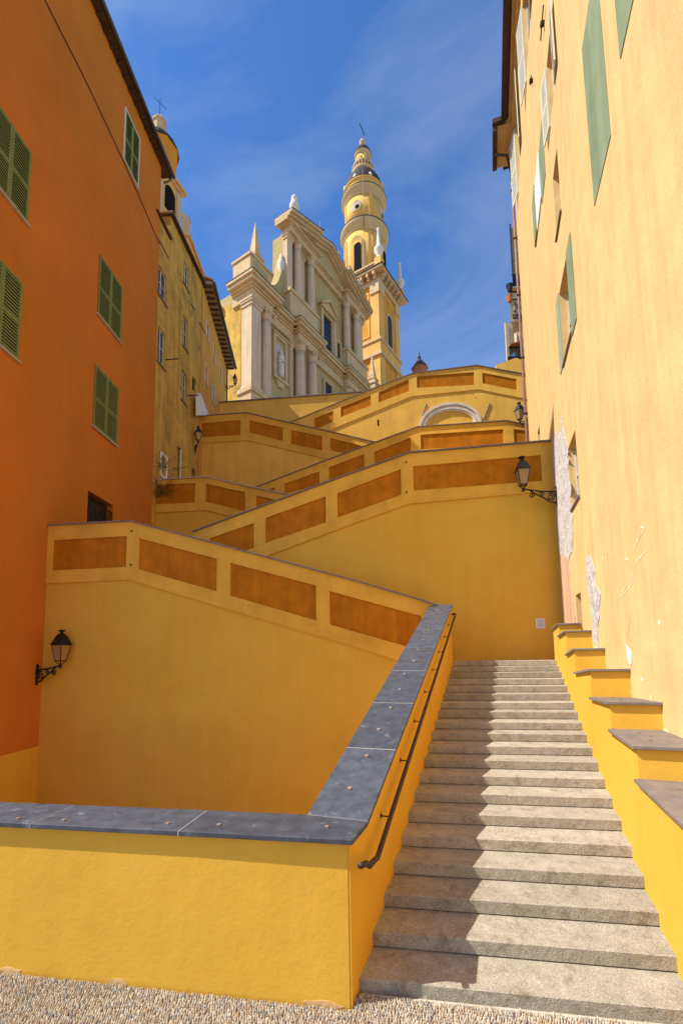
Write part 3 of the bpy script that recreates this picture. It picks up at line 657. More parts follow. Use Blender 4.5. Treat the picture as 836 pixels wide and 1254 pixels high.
# louvered shutters standing ajar high up
def ajar(s_h, z0, z1, width, ang, par, sgn=1):
    """leaf hinged at s_h, swung out by ang degrees from the wall"""
    hp = RW.W(s_h, .02, 0); d = RW.t*sgn*cos(radians(ang))+RW.n*sin(radians(ang))
    f = Fr((hp.x, hp.y), t=(d.x, d.y)); return louver(f, 0, width, z0, z1, -.02, PALEF, par)
ajar(6.28, 22.6, 25.6, .75, 7, w6, -1); ajar(7.92, 22.6, 25.6, .75, 9, w6)
ajar(10.85, 23.2, 26.3, .7, 8, w7, -1); ajar(12.45, 23.2, 26.3, .7, 14, w7)
ajar(3.42, 16.4, 18.1, .5, 6, w5, -1); ajar(4.32, 16.4, 18.1, .5, 8, w5)
for (s_, z_, d_) in ((4.2, 19.3, .7), (6.64, 20.92, .25)):
    b = MB(RW); b.box(s_-.05, s_+.05, 0, .10, z_-.08, z_); b.box(s_-d_/2, s_+d_/2, .04, .07, z_-.03, z_); b.build('bracket', RAIL, rh)
# eave
b = MB(RW); b.box(RS0, RS1+.3, .0, .36, RTOP+.22, RTOP+.28); b.box(RS0, RS1+.02, 0, .12, RTOP-.1, RTOP+.218); rf = b.build('roof', RWALL, rh)
b = MB(RW); b.box(RS0-.2, RS1+.5, -8.3, .42, RTOP+.284, RTOP+.40); b.build('tiles', WOODD, rf)
MB().tube([RW.W(RS0, .40, RTOP+.24), RW.W(12.3, .40, RTOP+.24)], .16, 12).build('gutter', WOODD, rf, smooth=True)
b = MB(RW); b.box(12.45, RS1+.1, .72, .92, RTOP-.05, RTOP+.4); b.build('gutter_box', WOODD, rf)
b = MB(RW); b.box(12.5, RS1+.2, .0, .72, RTOP+.15, RTOP+.218); b.build('eave_soffit', RWALL, rf)
b = MB(RW); b.prism([(12.3, RTOP+.2), (12.5, RTOP+.2), (12.5, RTOP+.42), (12.3, RTOP+.42)], .40, .92); b.build('gutter_return', WOODD, rf)
MB().tube([RW.W(13.4, .80, RTOP-.1), RW.W(13.4, .70, RTOP-.2), RW.W(13.5, .3, RTOP-.28), RW.W(RS1-.08, .12, RTOP-.5)], .06, 8).build('gutter_elbow', GUTTER, rf, smooth=True)
pp = MB(); pp.tube([RW.W(RS1-.08, .10, z) for z in (RTOP-.3, 20, 12, 2.8)], .055, 10)
pipe = pp.build('downpipe', PIPE, rh, smooth=True)
for z in (11.2, 13.8, 16.5, 19.6, 22.5, 25): b = MB(RW); b.box(RS1-.15, RS1-.01, 0, .17, z, z+.05); b.build('pipe_clip', RAIL, pipe)
# bare stone, patches and scratched graffiti
def blob(poly, o1, m, name, jit=.05, o0=0.001, sub=5):
    P = []
    n = len(poly)
    for i in range(n):
        a, b_ = Vector(poly[i]).to_2d() if False else poly[i], poly[(i+1) % n]
        L_ = sqrt((a[0]-b_[0])**2+(a[1]-b_[1])**2); k = max(1, int(L_/.12))
        for j in range(k): f = j/k; P.append((a[0]+(b_[0]-a[0])*f+random.gauss(0, jit), a[1]+(b_[1]-a[1])*f+random.gauss(0, jit*.7)))
    b = MB(RW); b.prism(P, o0, o1); return b.build(name, m, rh)
R = lambda x, y: RW.px(*z5(x, y))
blob([(7.45, 9.1), (6.6, 9.35), (6.1, 8.9), (5.6, 9.25), (5.2, 8.6), (4.97, 8.1), (4.97, 6.5), (4.9, 6.2), (5.2, 5.5), (5.9, 5.4), (6.6, 5.7), (7.4, 5.9)], .012, STONEG, 'bare_patch', .05)
blob([(7.4, 5.88), (6.6, 5.68), (5.9, 5.38), (5.7, 4.8), (5.5, 3.9), (5.62, 3.3), (7.4, 3.2)], .008, PINKP, 'render_patch', .04)
blob([(3.30, 5.05), (3.62, 4.95), (3.78, 4.6), (3.62, 4.3), (3.5, 3.7), (3.42, 3.2), (3.15, 3.05), (3.0, 3.5), (2.72, 3.75), (2.62, 4.05), (2.9, 4.3), (3.0, 4.75)], .010, STONEG, 'bare_patch', .03)
blob([(1.08, 3.05), (.90, 3.0), (.80, 2.9), (.88, 2.76), (.98, 2.74), (1.06, 2.9)], .008, WHITE, 'scraped_patch', .012)
blob([(2.9, 3.0), (3.4, 3.1), (3.5, 2.9), (3.0, 2.82)], .007, SCRAPE, 'scraped_patch', .02)
blob([(1.0, 2.34), (1.5, 2.30), (1.9, 2.42), (1.6, 2.24), (1.0, 2.2)], .007, SCRAPE, 'scraped_patch', .02)
blob([(.2, 1.98), (.45, 2.02), (.42, 1.86), (-.3, 1.82), (-.8, 1.92)], .007, SCRAPE, 'scraped_patch', .015)
for c in ((0.1, 2.3), (.4, 2.55), (2.2, 4.7), (-.5, 3.3)): blob([(c[0]-.05, c[1]), (c[0], c[1]+.05), (c[0]+.05, c[1]), (c[0], c[1]-.04)], .005, SCRAPE, 'scraped_patch', .01)
for st in ([(585, 380), (572, 420), (560, 455), (550, 485), (556, 462), (590, 400), (575, 395)], [(512, 545), (515, 520), (528, 516), (538, 535), (536, 570), (545, 600), (520, 640), (498, 662), (525, 610), (548, 575), (550, 640), (540, 720), (525, 800), (520, 848)],
           [(490, 560), (488, 620), (500, 690), (505, 740), (498, 768)], [(555, 532), (575, 510), (598, 485)], [(400, 395), (405, 430), (398, 460)], [(445, 480), (448, 520), (440, 550)], [(478, 585), (470, 620), (468, 650)], [(335, 520), (330, 560), (338, 600)]):
    P = [RW.W(R(*q)[0], .004, R(*q)[1]) for q in st]
    # smooth subdivision
    Q = []
    for i in range(len(P)-1):
        p0 = P[max(i-1, 0)]; p1 = P[i]; p2 = P[i+1]; p3 = P[min(i+2, len(P)-1)]
        for k in range(5):
            t = k/5; Q.append(.5*((2*p1)+(p2-p0)*t+(2*p0-5*p1+4*p2-p3)*t*t+(3*p1-p0-3*p2+p3)*t**3))
    Q.append(P[-1]); b = MB()
    for i in range(len(Q)-1):
        d = (Q[i+1]-Q[i]); d = d.normalized() if d.length > 1e-5 else V(0, 0, 1); wv = d.cross(RW.n).normalized()*random.uniform(.006, .012)
        n_o = RW.n*.0015*(i % 2)*.3
        if random.random() < .12: continue
        b.quad(Q[i]-wv+n_o, Q[i]+wv+n_o, Q[i+1]+wv+n_o, Q[i+1]-wv+n_o)
    b.build('scratched_scribble', SCRAPE, rh)

# ------------------------------------------------------------------ old ochre house and apricot house
B1 = Fr((-9.1, 22.02), .075, out=1)
b1 = thing('ochre_house', 'old stained ochre house behind the orange one, with white framed windows', 'house', B1.W(2, -1, 8))
hb = [(-.5, .5, 21.7, 23.3, .16), (-.3, .5, 18.1, 20.05, .16), (2.58, 3.28, 21.05, 22.95, .16), (2.58, 3.24, 17.75, 19.55, .16), (4.08, 4.6, 19.25, 20.12, .2), (2.28, 2.72, 12.4, 14.8, .3), (.42, .92, 12.4, 13.45, .2), (4.25, 4.8, 12.6, 14.42, .3), (2.55, 3.25, 24.9, 26.35, .16)]
B1TOP = 27.25
wall_face('wall', B1, .75, 5.25, 3, B1TOP, [h for h in hb if h[0] > .75], OCHRE, b1, thick=7)
wall_face('wall', B1, -.9, .749, 3, 25.8, [(h[0], min(h[1], .70), *h[2:]) for h in hb if h[0] < .75], OCHRE, b1, thick=7)
hb = [(h[0], min(h[1], .70), *h[2:]) if h[0] < .75 else h for h in hb]
for h in hb[:4]+[hb[8]]:
    w_ = pane(B1, h, par=b1); b = MB(B1); b.box(h[0]-.09, h[1]+.09, .001, .075, h[2]-.08, h[2]-.01); b.build('sill', SLATEB, w_)
for h, off in ((hb[1], .95), (hb[3], 1.0)):
    b = MB(B1); b.box(h[1]-.02, h[1]+.02, .05, .75, h[2]+.55, h[2]+.59); b.build('drying_rack', IRON, b1)
w_ = pane(B1, hb[4], m=DARK, par=b1, frame=IRON); w_ = pane(B1, hb[6], par=b1, m=DARK, frame=WHITE, mull=False)
b = MB(B1); b.box(.3, .42, 0, .05, 12.3, 13.55); b.box(.92, 1.04, 0, .05, 12.3, 13.55); b.box(.42, .92, 0, .05, 13.45, 13.57); b.box(.42, .92, 0, .05, 12.28, 12.4); b.build('surround', WHITE, w_)
pane(B1, hb[5], m=DARK, par=b1, frame=WHITE, mull=False); pane(B1, hb[7], m=DARK, par=b1, frame=IRON, mull=False)
b = MB(B1); b.box(2.55, 2.62, .02, .07, 12.5, 14.7); b.build('drain_pipe', WHITE, b1)
b = MB(B1); b.box(.6, 5.5, -.2, .22, B1TOP, B1TOP+.10); b.box(-.9, .745, -.1, .14, 25.8, 25.9); rf = b.build('roof', WOODD, b1)
b = MB(B1); b.box(.62, 5.3, -7, .18, B1TOP+.103, B1TOP+.2); b.build('tiles', TILE, rf)
b = MB(B1); b.box(-.6, .6, .002, .05, 24.55, 24.62); b.build('ledge', SLATEB, b1)
for a, z, d in ((3.6, 24.4, .5), (4.9, 24.2, 1.1)): b = MB(B1); b.box(a, a+d, .03, .06, z, z+.04); b.build('wall_anchor', IRON, b1)

B2 = Fr((-8.68, 27.38), -.07, out=1)
b2 = thing('apricot_house', 'apricot plastered house with a deep dark eave, between the ochre house and the church', 'house', B2.W(2, -1, 12))
B2TOP = 27.3
def b2w(x0, y0, x1, y1):
    a = B2.px(170+x0/4.178, 340+y0/4.178); c = B2.px(170+x1/4.178, 340+y1/4.178); return a, c
hb2 = []
for (x, yt, yb) in ((358, 25, 125), (352, 225, 330), (388, 335, 440), (346, 440, 560), (383, 545, 655), (400, 130, 235), (418, 440, 540), (421, 250, 320)):
    a = B2.px(170+x/4.178, 340+yt/4.178); c = B2.px(170+x/4.178, 340+yb/4.178)
    zt_, zb_ = max(a[1], c[1]), min(a[1], c[1]); hb2.append((a[0]-.30, a[0]+.30, zb_+.25, zt_-.25, .15))
s2_end = B2.px(277, 450)[0]
hb2 = [h for h in hb2 if h[3] < B2TOP-.3]
wall_face('wall', B2, .02, s2_end, 10, B2TOP, hb2, APRIC, b2, thick=7)
for h in hb2:
    w_ = pane(B2, h, par=b2, frame=PALEF)
    b = MB(B2); b.box(h[0]-.12, h[0]-.01, .001, .04, h[2]-.08, h[3]+.1); b.box(h[1]+.01, h[1]+.12, .001, .04, h[2]-.08, h[3]+.1); b.box(h[0]-.12, h[1]+.12, .001, .06, h[2]-.16, h[2]-.082); b.build('surround', PALEF, w_)
b = MB(B2); b.prism([(0, B2TOP), (0, B2TOP+.2), (s2_end+.4, B2TOP+.2), (s2_end+.4, B2TOP)], -7, .62); rf = b.build('roof', mat('eave_planks', (.34, .27, .17), var=.25, scale=3, bump=.4, bscale=30), b2)
for i in range(30):
    a = .1+i*.5
    if a < s2_end+.3: MB(B2).box(a, a+.09, -.02, .58, B2TOP-.12, B2TOP-.001).build('rafter', WOODD, rf)
MB().tube([B2.W(0, .72, B2TOP+.1), B2.W(s2_end+.45, .72, B2TOP+.1)], .10, 10).build('gutter', GUTTER, rf, smooth=True)
# gable side and tiled slope rising to the left
b = MB(B2); b.prism([(.02, B2TOP), (.16, B2TOP), (.16, B2TOP+.1), (.02, B2TOP+.1)], -7, 0)
W = B2.W; b.add([W(.02, 0, B2TOP+.2), W(.02, -4, B2TOP+1.6), W(.02, -7.5, B2TOP+.2), W(s2_end, 0, B2TOP+.2), W(s2_end, -4, B2TOP+1.6), W(s2_end, -7.5, B2TOP+.2)], [(0, 1, 2), (3, 4, 5)]); b.build('gable', APRIC, b2)
b = MB(B2); W = B2.W
b.add([W(-.1, .66, B2TOP+.21), W(s2_end+.4, .66, B2TOP+.21), W(s2_end+.4, -4, B2TOP+1.75), W(-.1, -4, B2TOP+1.75), W(-.1, .66, B2TOP+.31), W(s2_end+.4, .66, B2TOP+.31), W(s2_end+.4, -4, B2TOP+1.85), W(-.1, -4, B2TOP+1.85)], [(0, 1, 2, 3), (4, 5, 6, 7), (0, 1, 5, 4), (3, 2, 6, 7), (0, 3, 7, 4), (1, 2, 6, 5)]); b.build('tiles', TILE, rf)
MB().tube([B2.W(s2_end-.1, .1, z) for z in (B2TOP-.1, 22, 18, 12)], .06, 8).build('downpipe', GUTTER, b2, smooth=True)
# white sloping stub wall at its foot
P = [B2.px(170+x/4.178, 340+y/4.178, .25) for x, y in ((305, 705), (357, 705), (312, 590), (305, 600))]
b = MB(B2); b.prism(P, .1, .3); tag(b.build('buttress', WHITE), 'small white plastered buttress sloping at the foot of the apricot house', 'buttress')

# ------------------------------------------------------------------ church facade
CH = Fr((-9.03, 40.27), .646, out=1)
ch = thing('church', 'baroque church facade in cream and green-ochre stucco with columns, pediment and niches', 'church', CH.W(14, -4, 20))
c0 = 14.2
b = MB(CH); b.box(.7, 27.9, -14, 0, 19, 39.2); b.build('nave_wall', CHW, ch)
b = MB(CH); b.box(6.2, 22.2, -1.6, -.02, 39.2, 49.2); b.build('upper_wall', CHW, ch)
b = MB(CH); b.box(.52, .69, -14, -.6, 19, 38.0); b.build('aisle_wall', OCHRE, ch)
# high nave side with sunlit cornice and tile edge
b = MB(CH); b.box(6.2, 22.2, -24, -1.61, 39.2, 44.75); b.build('clerestory_wall', TOWY, ch)
b = MB(CH); b.box(5.95, 22.4, -24, -1.62, 44.76, 45.0); b.build('clerestory_cornice', TOWY, ch)
b = MB(CH); b.prism([(5.75, 45.02), (5.75, 45.25), (14.2, 48.2), (22.7, 45.25), (22.7, 45.02)], -24, -1.62); b.build('roof', TILE, ch)
b = MB(CH); b.box(.1, .68, -14, -3.2, 37.6, 38.2); b.build('side_cornice', CREAM, ch)
def mold(nm, s0, s1, o0, o1, steps, m=CREAM, side=True, par=ch, lead=True):
    """stack of mouldings: steps = (z0, z1, projection); projects forward and to both ends"""
    b = MB(CH)
    for z0, z1, pr in steps:
        e = pr if side else 0
        b.box(s0-e, s1+e, o0, o1+pr, z0, z1-.002)
    ob = b.build(nm, m, par, bevel=.03)
    if lead:
        z1 = steps[-1][1]; pr = steps[-1][2]; e = pr if side else 0
        b = MB(CH); b.box(s0-e-.04, s1+e+.04, o0, o1+pr+.04, z1, z1+.06); b.build('flashing', LEAD, ob)
    return ob
ENT1 = [(37.1, 37.45, .0), (37.45, 38.1, -.04), (38.1, 38.3, .12), (38.3, 38.5, .3), (38.5, 38.85, .62), (38.85, 39.15, .78)]
for s0, s1, o1 in ((.3, 3.35, 1.05), (7.5, 11.0, 1.05), (17.4, 20.9, 1.05), (25.05, 28.1, 1.05)): mold('entablature', s0, s1, -1.6 if s0 < 1 else -.3, o1, ENT1)
for s0, s1 in ((3.3, 7.55), (11.0, 17.4), (20.9, 25.1)): mold('entablature', s0, s1, -.3, .35, ENT1, side=False)
b = MB(CH)
PL = [(20, 24.6, .35), (24.6, 27.6, .2), (27.6, 27.9, .35), (27.9, 28.15, .25)]
for s0, s1 in ((.3, 3.35), (7.5, 11.0), (17.4, 20.9), (25.05, 28.1)): mold('pedestal', s0, s1, -.6 if s0 < 1 else -.2, 1.0, PL, lead=False)
mold('plinth', 3.5, 25, -.2, .1, PL, side=False, lead=False)
def column(s, o, z0, z1, r, par=ch, nm='column', caph=.95):
    c = CH.W(s, o, 0)
    prof = [(r*1.35, z0), (r*1.35, z0+.12), (r*1.2, z0+.16), (r*1.25, z0+.26), (r*1.05, z0+.36), (r, z0+.5)]
    H_ = z1-caph-z0
    for k in range(1, 9): f = k/8; prof.append((r*(1-.14*f**1.6), z0+.5+(H_-.5)*f))
    b = MB(); b.lathe(c, prof, 22); ob = b.build(nm, COLM, par, smooth=True)
    b = MB(CH); zc_ = z1-caph
    b2_ = MB(); b2_.lathe(c, [(r*.95, zc_), (r*1.0, zc_+.06), (r*.86, zc_+.1), (r*.98, zc_+caph*.35), (r*.92, zc_+caph*.38), (r*1.12, zc_+caph*.68), (r*1.0, zc_+caph*.7), (r*1.3, zc_+caph*.88)], 16)
    b.v += b2_.v; b.F += b2_.F
    b.box(s-r*1.35, s+r*1.35, o-r*1.35, o+r*1.35, z1-caph*.12, z1-.003)
    for a, oo in ((-1, 1), (1, 1), (-1, -1), (1, -1)):
        q = CH.W(s+a*r*1.12, o+oo*r*1.12, z1-caph*.24); b.lathe(q, [(.02, -.16), (r*.24, -.06), (r*.26, .04), (.05, .1)], 8)
    b.build('capital', COLM, ob)
    return ob
def pilaster(s0, s1, o, z0, z1, par=ch, caph=.95, o0=-.05):
    b = MB(CH); b.box(s0, s1, o0, o, z0+.35, z1-caph); b.box(s0-.08, s1+.08, o0, o+.08, z0, z0+.35); ob = b.build('pilaster', COLM, par)
    b = MB(CH); m = (s0+s1)/2
    for k, (g_, ee) in enumerate(((.0, .35), (.10, .68), (.20, .88))): b.box(s0-g_, s1+g_, o0, o+g_, z1-caph+(0 if k == 0 else caph*(.35 if k == 1 else .68)), z1-caph+caph*ee-.002)
    b.box(s0-.26, s1+.26, o0, o+.26, z1-caph*.12, z1-.003)
    b.build('capital', COLM, ob); return ob
for m_ in (0, 1):
    mir = (lambda s: 2*c0-s) if m_ else (lambda s: s)
    a, c_ = sorted((mir(.35), mir(1.65)))
    b = MB(CH); pilaster(a, c_, .95, 28.15, 37.1, o0=-.35)
    for s in (2.65, 8.15, 10.35): column(mir(s), .62, 28.15, 37.1, .58)
    a, c_ = sorted((mir(7.0), mir(7.5))); pilaster(a, c_, .18, 28.15, 37.1)
    for s in (2.65, 10.35):
        a, c_ = sorted((mir(s-.62), mir(s+.62))); pilaster(a, c_, .14, 28.15, 37.1)
    # niche with statue
    a, c_ = sorted((mir(4.35), mir(6.5)))
    b = MB(CH); b.box(a, a+.35, .0, .22, 31.9, 36.2); b.box(c_-.35, c_, .0, .22, 31.9, 36.2); b.box(a, c_, 0, .25, 36.2, 36.5); b.box(a-.12, c_+.12, 0, .36, 36.5, 36.68); b.box(a-.12, c_+.12, 0, .34, 31.6, 31.88)
    b.prism([(a+.3, 31.6), (c_-.3, 31.6), ((a+c_)/2+.35, 30.9), ((a+c_)/2-.35, 30.9)], 0, .2)
    ni = b.build('niche', CREAM, ch)
    mid = (a+c_)/2
    b = MB(CH); P = [(a+.42, 32.0), (c_-.42, 32.0)]+[(mid+(c_-.42-mid)*cos(t), 35.0+.85*sin(t)) for t in [pi*k/10 for k in range(11)]]; b.prism(P, .003, .02); b.build('niche_back', mat('niche_shade_plaster', (.52, .45, .37), var=.1, scale=2), ni)
    q = CH.W(mid, .26, 32.05); b = MB(); b.lathe(q, [(.30, 0), (.34, .12), (.30, .2), (.27, .25), (.34, .6), (.30, 1.2), (.36, 1.75), (.40, 2.1), (.30, 2.35), (.12, 2.45), (.12, 2.52), (.19, 2.62), (.20, 2.78), (.12, 2.93), (.02, 2.97)], 12)
    b.tube([q+V(.3, -.1, 2.1), q+V(.42, -.2, 1.6), q+V(.15, -.32, 1.45)], .09, 8); b.tube([q+V(-.3, .1, 2.1), q+V(-.40, -.1, 1.6), q+V(-.1, -.34, 1.7)], .09, 8)
    b.build('statue', STAT, ni, smooth=True)
    # attic block and obelisk
    a, c_ = sorted((mir(.35), mir(3.3)))
    b = MB(CH); b.box(a, c_, -1.6, .75, 39.25, 41.7); b.box(a-.12, c_+.12, -1.7, .87, 41.7, 41.98); b.box(a-.1, c_+.1, -1.7, .85, 39.22, 39.6); at = b.build('attic', CREAM, ch, bevel=.03)
    b = MB(CH); b.box(a+.5, c_-.5, .75, .78, 39.9, 41.4); b.build('attic_panel', CHW, at)
    mid = mir(2.1); b = MB(CH)
    b.box(mid-.6, mid+.6, -.9, .3, 41.98, 42.9); b.box(mid-.68, mid+.68, -.98, .38, 42.9, 43.1); b.box(mid-.4, mid+.4, -.7, .1, 43.1, 43.5)
    W = CH.W; P = [W(mid+x*.42, -.3+y*.42, 43.5) for x, y in ((-1, -1), (1, -1), (1, 1), (-1, 1))]+[W(mid, -.3, 47.3)]; b.add(P, [(0, 1, 2, 3), (0, 1, 4), (1, 2, 4), (2, 3, 4), (3, 0, 4)])
    b.build('obelisk', CREAM, ch)
    # scroll wing
    P = [(mir(3.5), 39.2), (mir(6.3), 39.2), (mir(6.3), 46.9)]
    for k in range(9):
        t = k/8; P.append((mir(6.1-2.5*(t**1.1)), 46.3-5.0*(1-(1-t)**2.4)+.25*t))
    P.append((mir(3.5), 41.3))
    b = MB(CH); b.prism(P, -1.0, .1); b.build('scroll_wing', CHW, ch)
    q = CH.W(mir(6.0), -.2, 45.3); b = MB(); b.lathe(q, [(.05, -1.6), (.3, -1.4), (.32, -.6), (.42, 0), (.36, .5), (.2, .8), (.22, 1.1), (.05, 1.4)], 12); b.build('urn', STAT, ch, smooth=True)
    # upper storey
    a, c_ = sorted((mir(6.0), mir(11.1)))
    mold('upper_pedestal', a+.1, c_, -.3, 1.0, [(39.2, 39.6, .15), (39.6, 41.9, 0), (41.9, 42.3, .16)], lead=False)
    for s in (7.9, 10.35): column(mir(s), .55, 42.3, 49.0, .44, caph=.85)
    a, c_ = sorted((mir(6.15), mir(7.05))); pilaster(a, c_, .5, 42.3, 49.0, caph=.85)
    a, c_ = sorted((mir(9.1), mir(9.7))); pilaster(a, c_, .12, 42.3, 49.0, caph=.85)
    q = CH.W(mir(7.3), .6, 51.75); b = MB(CH); b.box(mir(7.3)-.42, mir(7.3)+.42, .2, 1.0, 50.5, 51.85); b.lathe(q, [(.40, .1), (.42, .2), (.2, .35), (.22, .5), (.5, 1.0), (.55, 1.4), (.42, 1.8), (.3, 2.0), (.36, 2.15), (.34, 2.4), (.22, 2.6), (.08, 2.8)], 14); b.build('urn', STAT, ch, smooth=True)
ENT2 = [(49.0, 49.25, 0), (49.25, 49.65, -.03), (49.65, 49.8, .12), (49.8, 50.0, .35)]
for a, c_ in ((6.1, 11.0), (17.4, 22.3)): mold('upper_entablature', a, c_, -.3, 1.05, ENT2, lead=False)
mold('upper_entablature', 11.0, 17.4, -.3, .4, ENT2, side=False, lead=False)
# raking cornice with broken-forward ends, apex over the middle
ZA, ZE = 53.1, 50.0
def rake(s): return ZE+(ZA-ZE)*(1-abs(s-c0)/8.1)
def rakeseg(a, c_, o1, par=ch):
    b = MB(CH)
    for lo, hi, pr in ((.0, .25, .12), (.25, .5, .45), (.5, .85, .75)):
        b.prism([(a, rake(a)+lo), (c_, rake(c_)+lo), (c_, rake(c_)+hi-.002), (a, rake(a)+hi-.002)], -.6, o1+pr)
    ob = b.build('raking_cornice', CREAM, par, bevel=.03)
    b = MB(CH); b.prism([(a, rake(a)+.85), (c_, rake(c_)+.85), (c_, rake(c_)+.91), (a, rake(a)+.91)], -.6, o1+.80); b.build('flashing', LEAD, ob)
rakeseg(5.4, 11.3, 1.05); rakeseg(11.302, 14.2, .4); rakeseg(14.202, 17.098, .4); rakeseg(17.1, 23.0, 1.05)
b = MB(CH); b.prism([(6.2, 49.95), (22.2, 49.95), (22.2, rake(22.2)+.02), (14.2, rake(14.2)+.02), (6.2, rake(6.2)+.02)], -.5, .12); b.build('tympanum', CHW, ch)
# windows of the middle bay
def church_win(s0, s1, z0, z1, ped=False):
    b = MB(CH); f = .28
    b.box(s0-f, s0, .0, .25, z0, z1+f); b.box(s1, s1+f, .0, .25, z0, z1+f); b.box(s0, s1, 0, .25, z1, z1+f); b.box(s0-f-.1, s1+f+.1, 0, .36, z0-.25, z0)
    if ped:
        for k in (s0-f-.35, s1+f): b.box(k, k+.34, 0, .4, z0, z1+f)
        b.box(s0-f-.5, s1+f+.5, 0, .6, z1+f, z1+f+.3); m_ = (s0+s1)/2; zb = z1+f+.3
        b.prism([(s0-f-.6, zb), (s1+f+.6, zb), (m_, zb+1.25)], 0, .45)
        b.prism([(s0-f-.75, zb), (s0-f-.45, zb), (m_, zb+1.15), (s1+f+.45, zb), (s1+f+.75, zb), (m_, zb+1.5)], .0, .75)
    ob = b.build('window', CREAM, ch)
    b = MB(CH); b.box(s0, s1, .002, .04, z0, z1); b.build('pane', GLASSD, ob)
    b = MB(CH); k = 3
    for i in range(1, k): a = s0+(s1-s0)*i/k; b.box(a-.03, a+.03, .042, .08, z0, z1)
    for i in range(1, 6): z = z0+(z1-z0)*i/6; b.box(s0, s1, .044, .078, z-.03, z+.03)
    b.build('glazing_bar', IRON, ob)
church_win(13.3, 15.1, 40.2, 44.6, True); church_win(11.75, 12.2, 40.4, 42.9); church_win(16.25, 17.0, 40.4, 42.7); church_win(13.5, 15.0, 33.6, 36.0)
# cross and urns on the ridge
q = CH.W(13.4, -.2, 53.9); b = MB(); b.tube([q, q+V(0, 0, 3.2)], .05, 6); b.tube([q+V(-.55, -.3, 2.3), q+V(.55, .3, 2.3)], .045, 6); b.build('cross', IRON, ch)
b = MB(); b.lathe(q, [(.8, -.4), (.7, .1), (.4, .5), (.2, .8), (.1, 1.1)], 12); b.build('finial_base', STAT, ch, smooth=True)
q = CH.W(15.4, -.2, 53.4); b = MB(); b.lathe(q, [(.3, 0), (.15, .5), (.35, 1.0), (.1, 1.6)], 10); b.build('finial', STAT, ch, smooth=True)

# ------------------------------------------------------------------ bell tower
TW = Fr((6.45, 65.0), .646, out=1)      # s along right-hand (front) face, o outward; body behind
tt = thing('bell_tower', 'tall orange and yellow bell tower with round upper drums and a dark dome', 'tower', TW.W(3.3, -3.3, 20))
w_ = 6.7
b = MB(TW); b.box(0, w_, -w_, 0, 18, 61.3); b.build('shaft', TOWO, tt)
b = MB(TW)
for (a, c_) in ((-.06, 1.35), (w_-1.35, w_+.06)):
    for z0, z1 in ((18, 48.6), (51.4, 60.4)): 
        b.box(a, c_, -.2, .16, z0, z1); b.box(a, c_, -w_-.16, -w_+.2, z0, z1)
        b.box(-.16, .2, -(c_), -(a), z0, z1); b.box(w_-.2, w_+.16, -(c_), -(a), z0, z1)
b.build('corner_pilaster', TOWY, tt)
def ring(z0, z1, pr, m, nm, par=tt):
    b = MB(TW); b.box(-pr, w_+pr, -w_-pr, pr, z0, z1); return b.build(nm, m, par, bevel=.03)
ring(48.6, 49.1, .45, CREAM, 'string_course'); ring(49.1, 51.0, .2, TOWY, 'dado'); ring(51.0, 51.4, .4, CREAM, 'string_course')
ring(60.4, 61.2, .30, CREAM, 'frieze'); 
b = MB(TW)
for a, c_ in ((-.25, 1.4), (w_-1.4, w_+.25)):
    b = MB(TW); b.box(a, c_, -.3, .36, 58.9, 60.4); b.build('capital', CREAM, tt, bevel=.05); b = MB(TW); b.box(-.36, .3, -c_, -a, 58.9, 60.4); b.build('capital', CREAM, tt, bevel=.05)
# panels and windows on the two visible faces
for face in (0, 1):
    bx = (lambda b, s0, s1, o0, o1, z0, z1: b.box(s0, s1, o0, o1, z0, z1)) if face == 0 else (lambda b, s0, s1, o0, o1, z0, z1: b.box(-o1, -o0, -s1, -s0, z0, z1))
    b = MB(TW)
    for q in ((1.7, 1.95, 0, .1, 52.4, 59.4), (w_-1.95, w_-1.7, 0, .1, 52.4, 59.4), (1.7, w_-1.7, 0, .1, 59.4, 59.65), (1.7, w_-1.7, 0, .1, 52.2, 52.4)): bx(b, *q)
    b.build('panel_moulding', TOWY, tt)
    m_ = w_/2
    P = [(m_-.75, 51.9), (m_+.75, 51.9)]+[(m_+.75*cos(pi*k/10), 56.4+.75*sin(pi*k/10)) for k in range(11)]
    Q = [(m_-1.0, 51.7), (m_+1.0, 51.7)]+[(m_+1.0*cos(pi*k/10), 56.4+1.0*sin(pi*k/10)) for k in range(11)]
    fr = TW if face == 0 else None
    if face == 0:
        b = MB(TW); b.prism(Q, 0, .12); wn = b.build('window', CREAM, tt); b = MB(TW); b.prism(P, .10, .125); b.build('louvres', WOODD, wn)
    # brackets under the big cornice
    b = MB(TW)
    k = 0; s = .15
    while s < w_-.2:
        bx(b, s, s+.34, .3, 1.15, 61.35, 61.95); bx(b, s, s+.34, .3, .75, 61.0, 61.35); s += 1.08
    b.build('cornice_brackets', CREAM, tt)
ring(61.2, 61.95, .32, mat('tower_soffit', (.42, .25, .12), var=.1, scale=2), 'soffit')
ring(61.96, 62.3, 1.25, CREAM, 'main_cornice'); ring(62.3, 62.42, 1.4, LEAD, 'flashing')
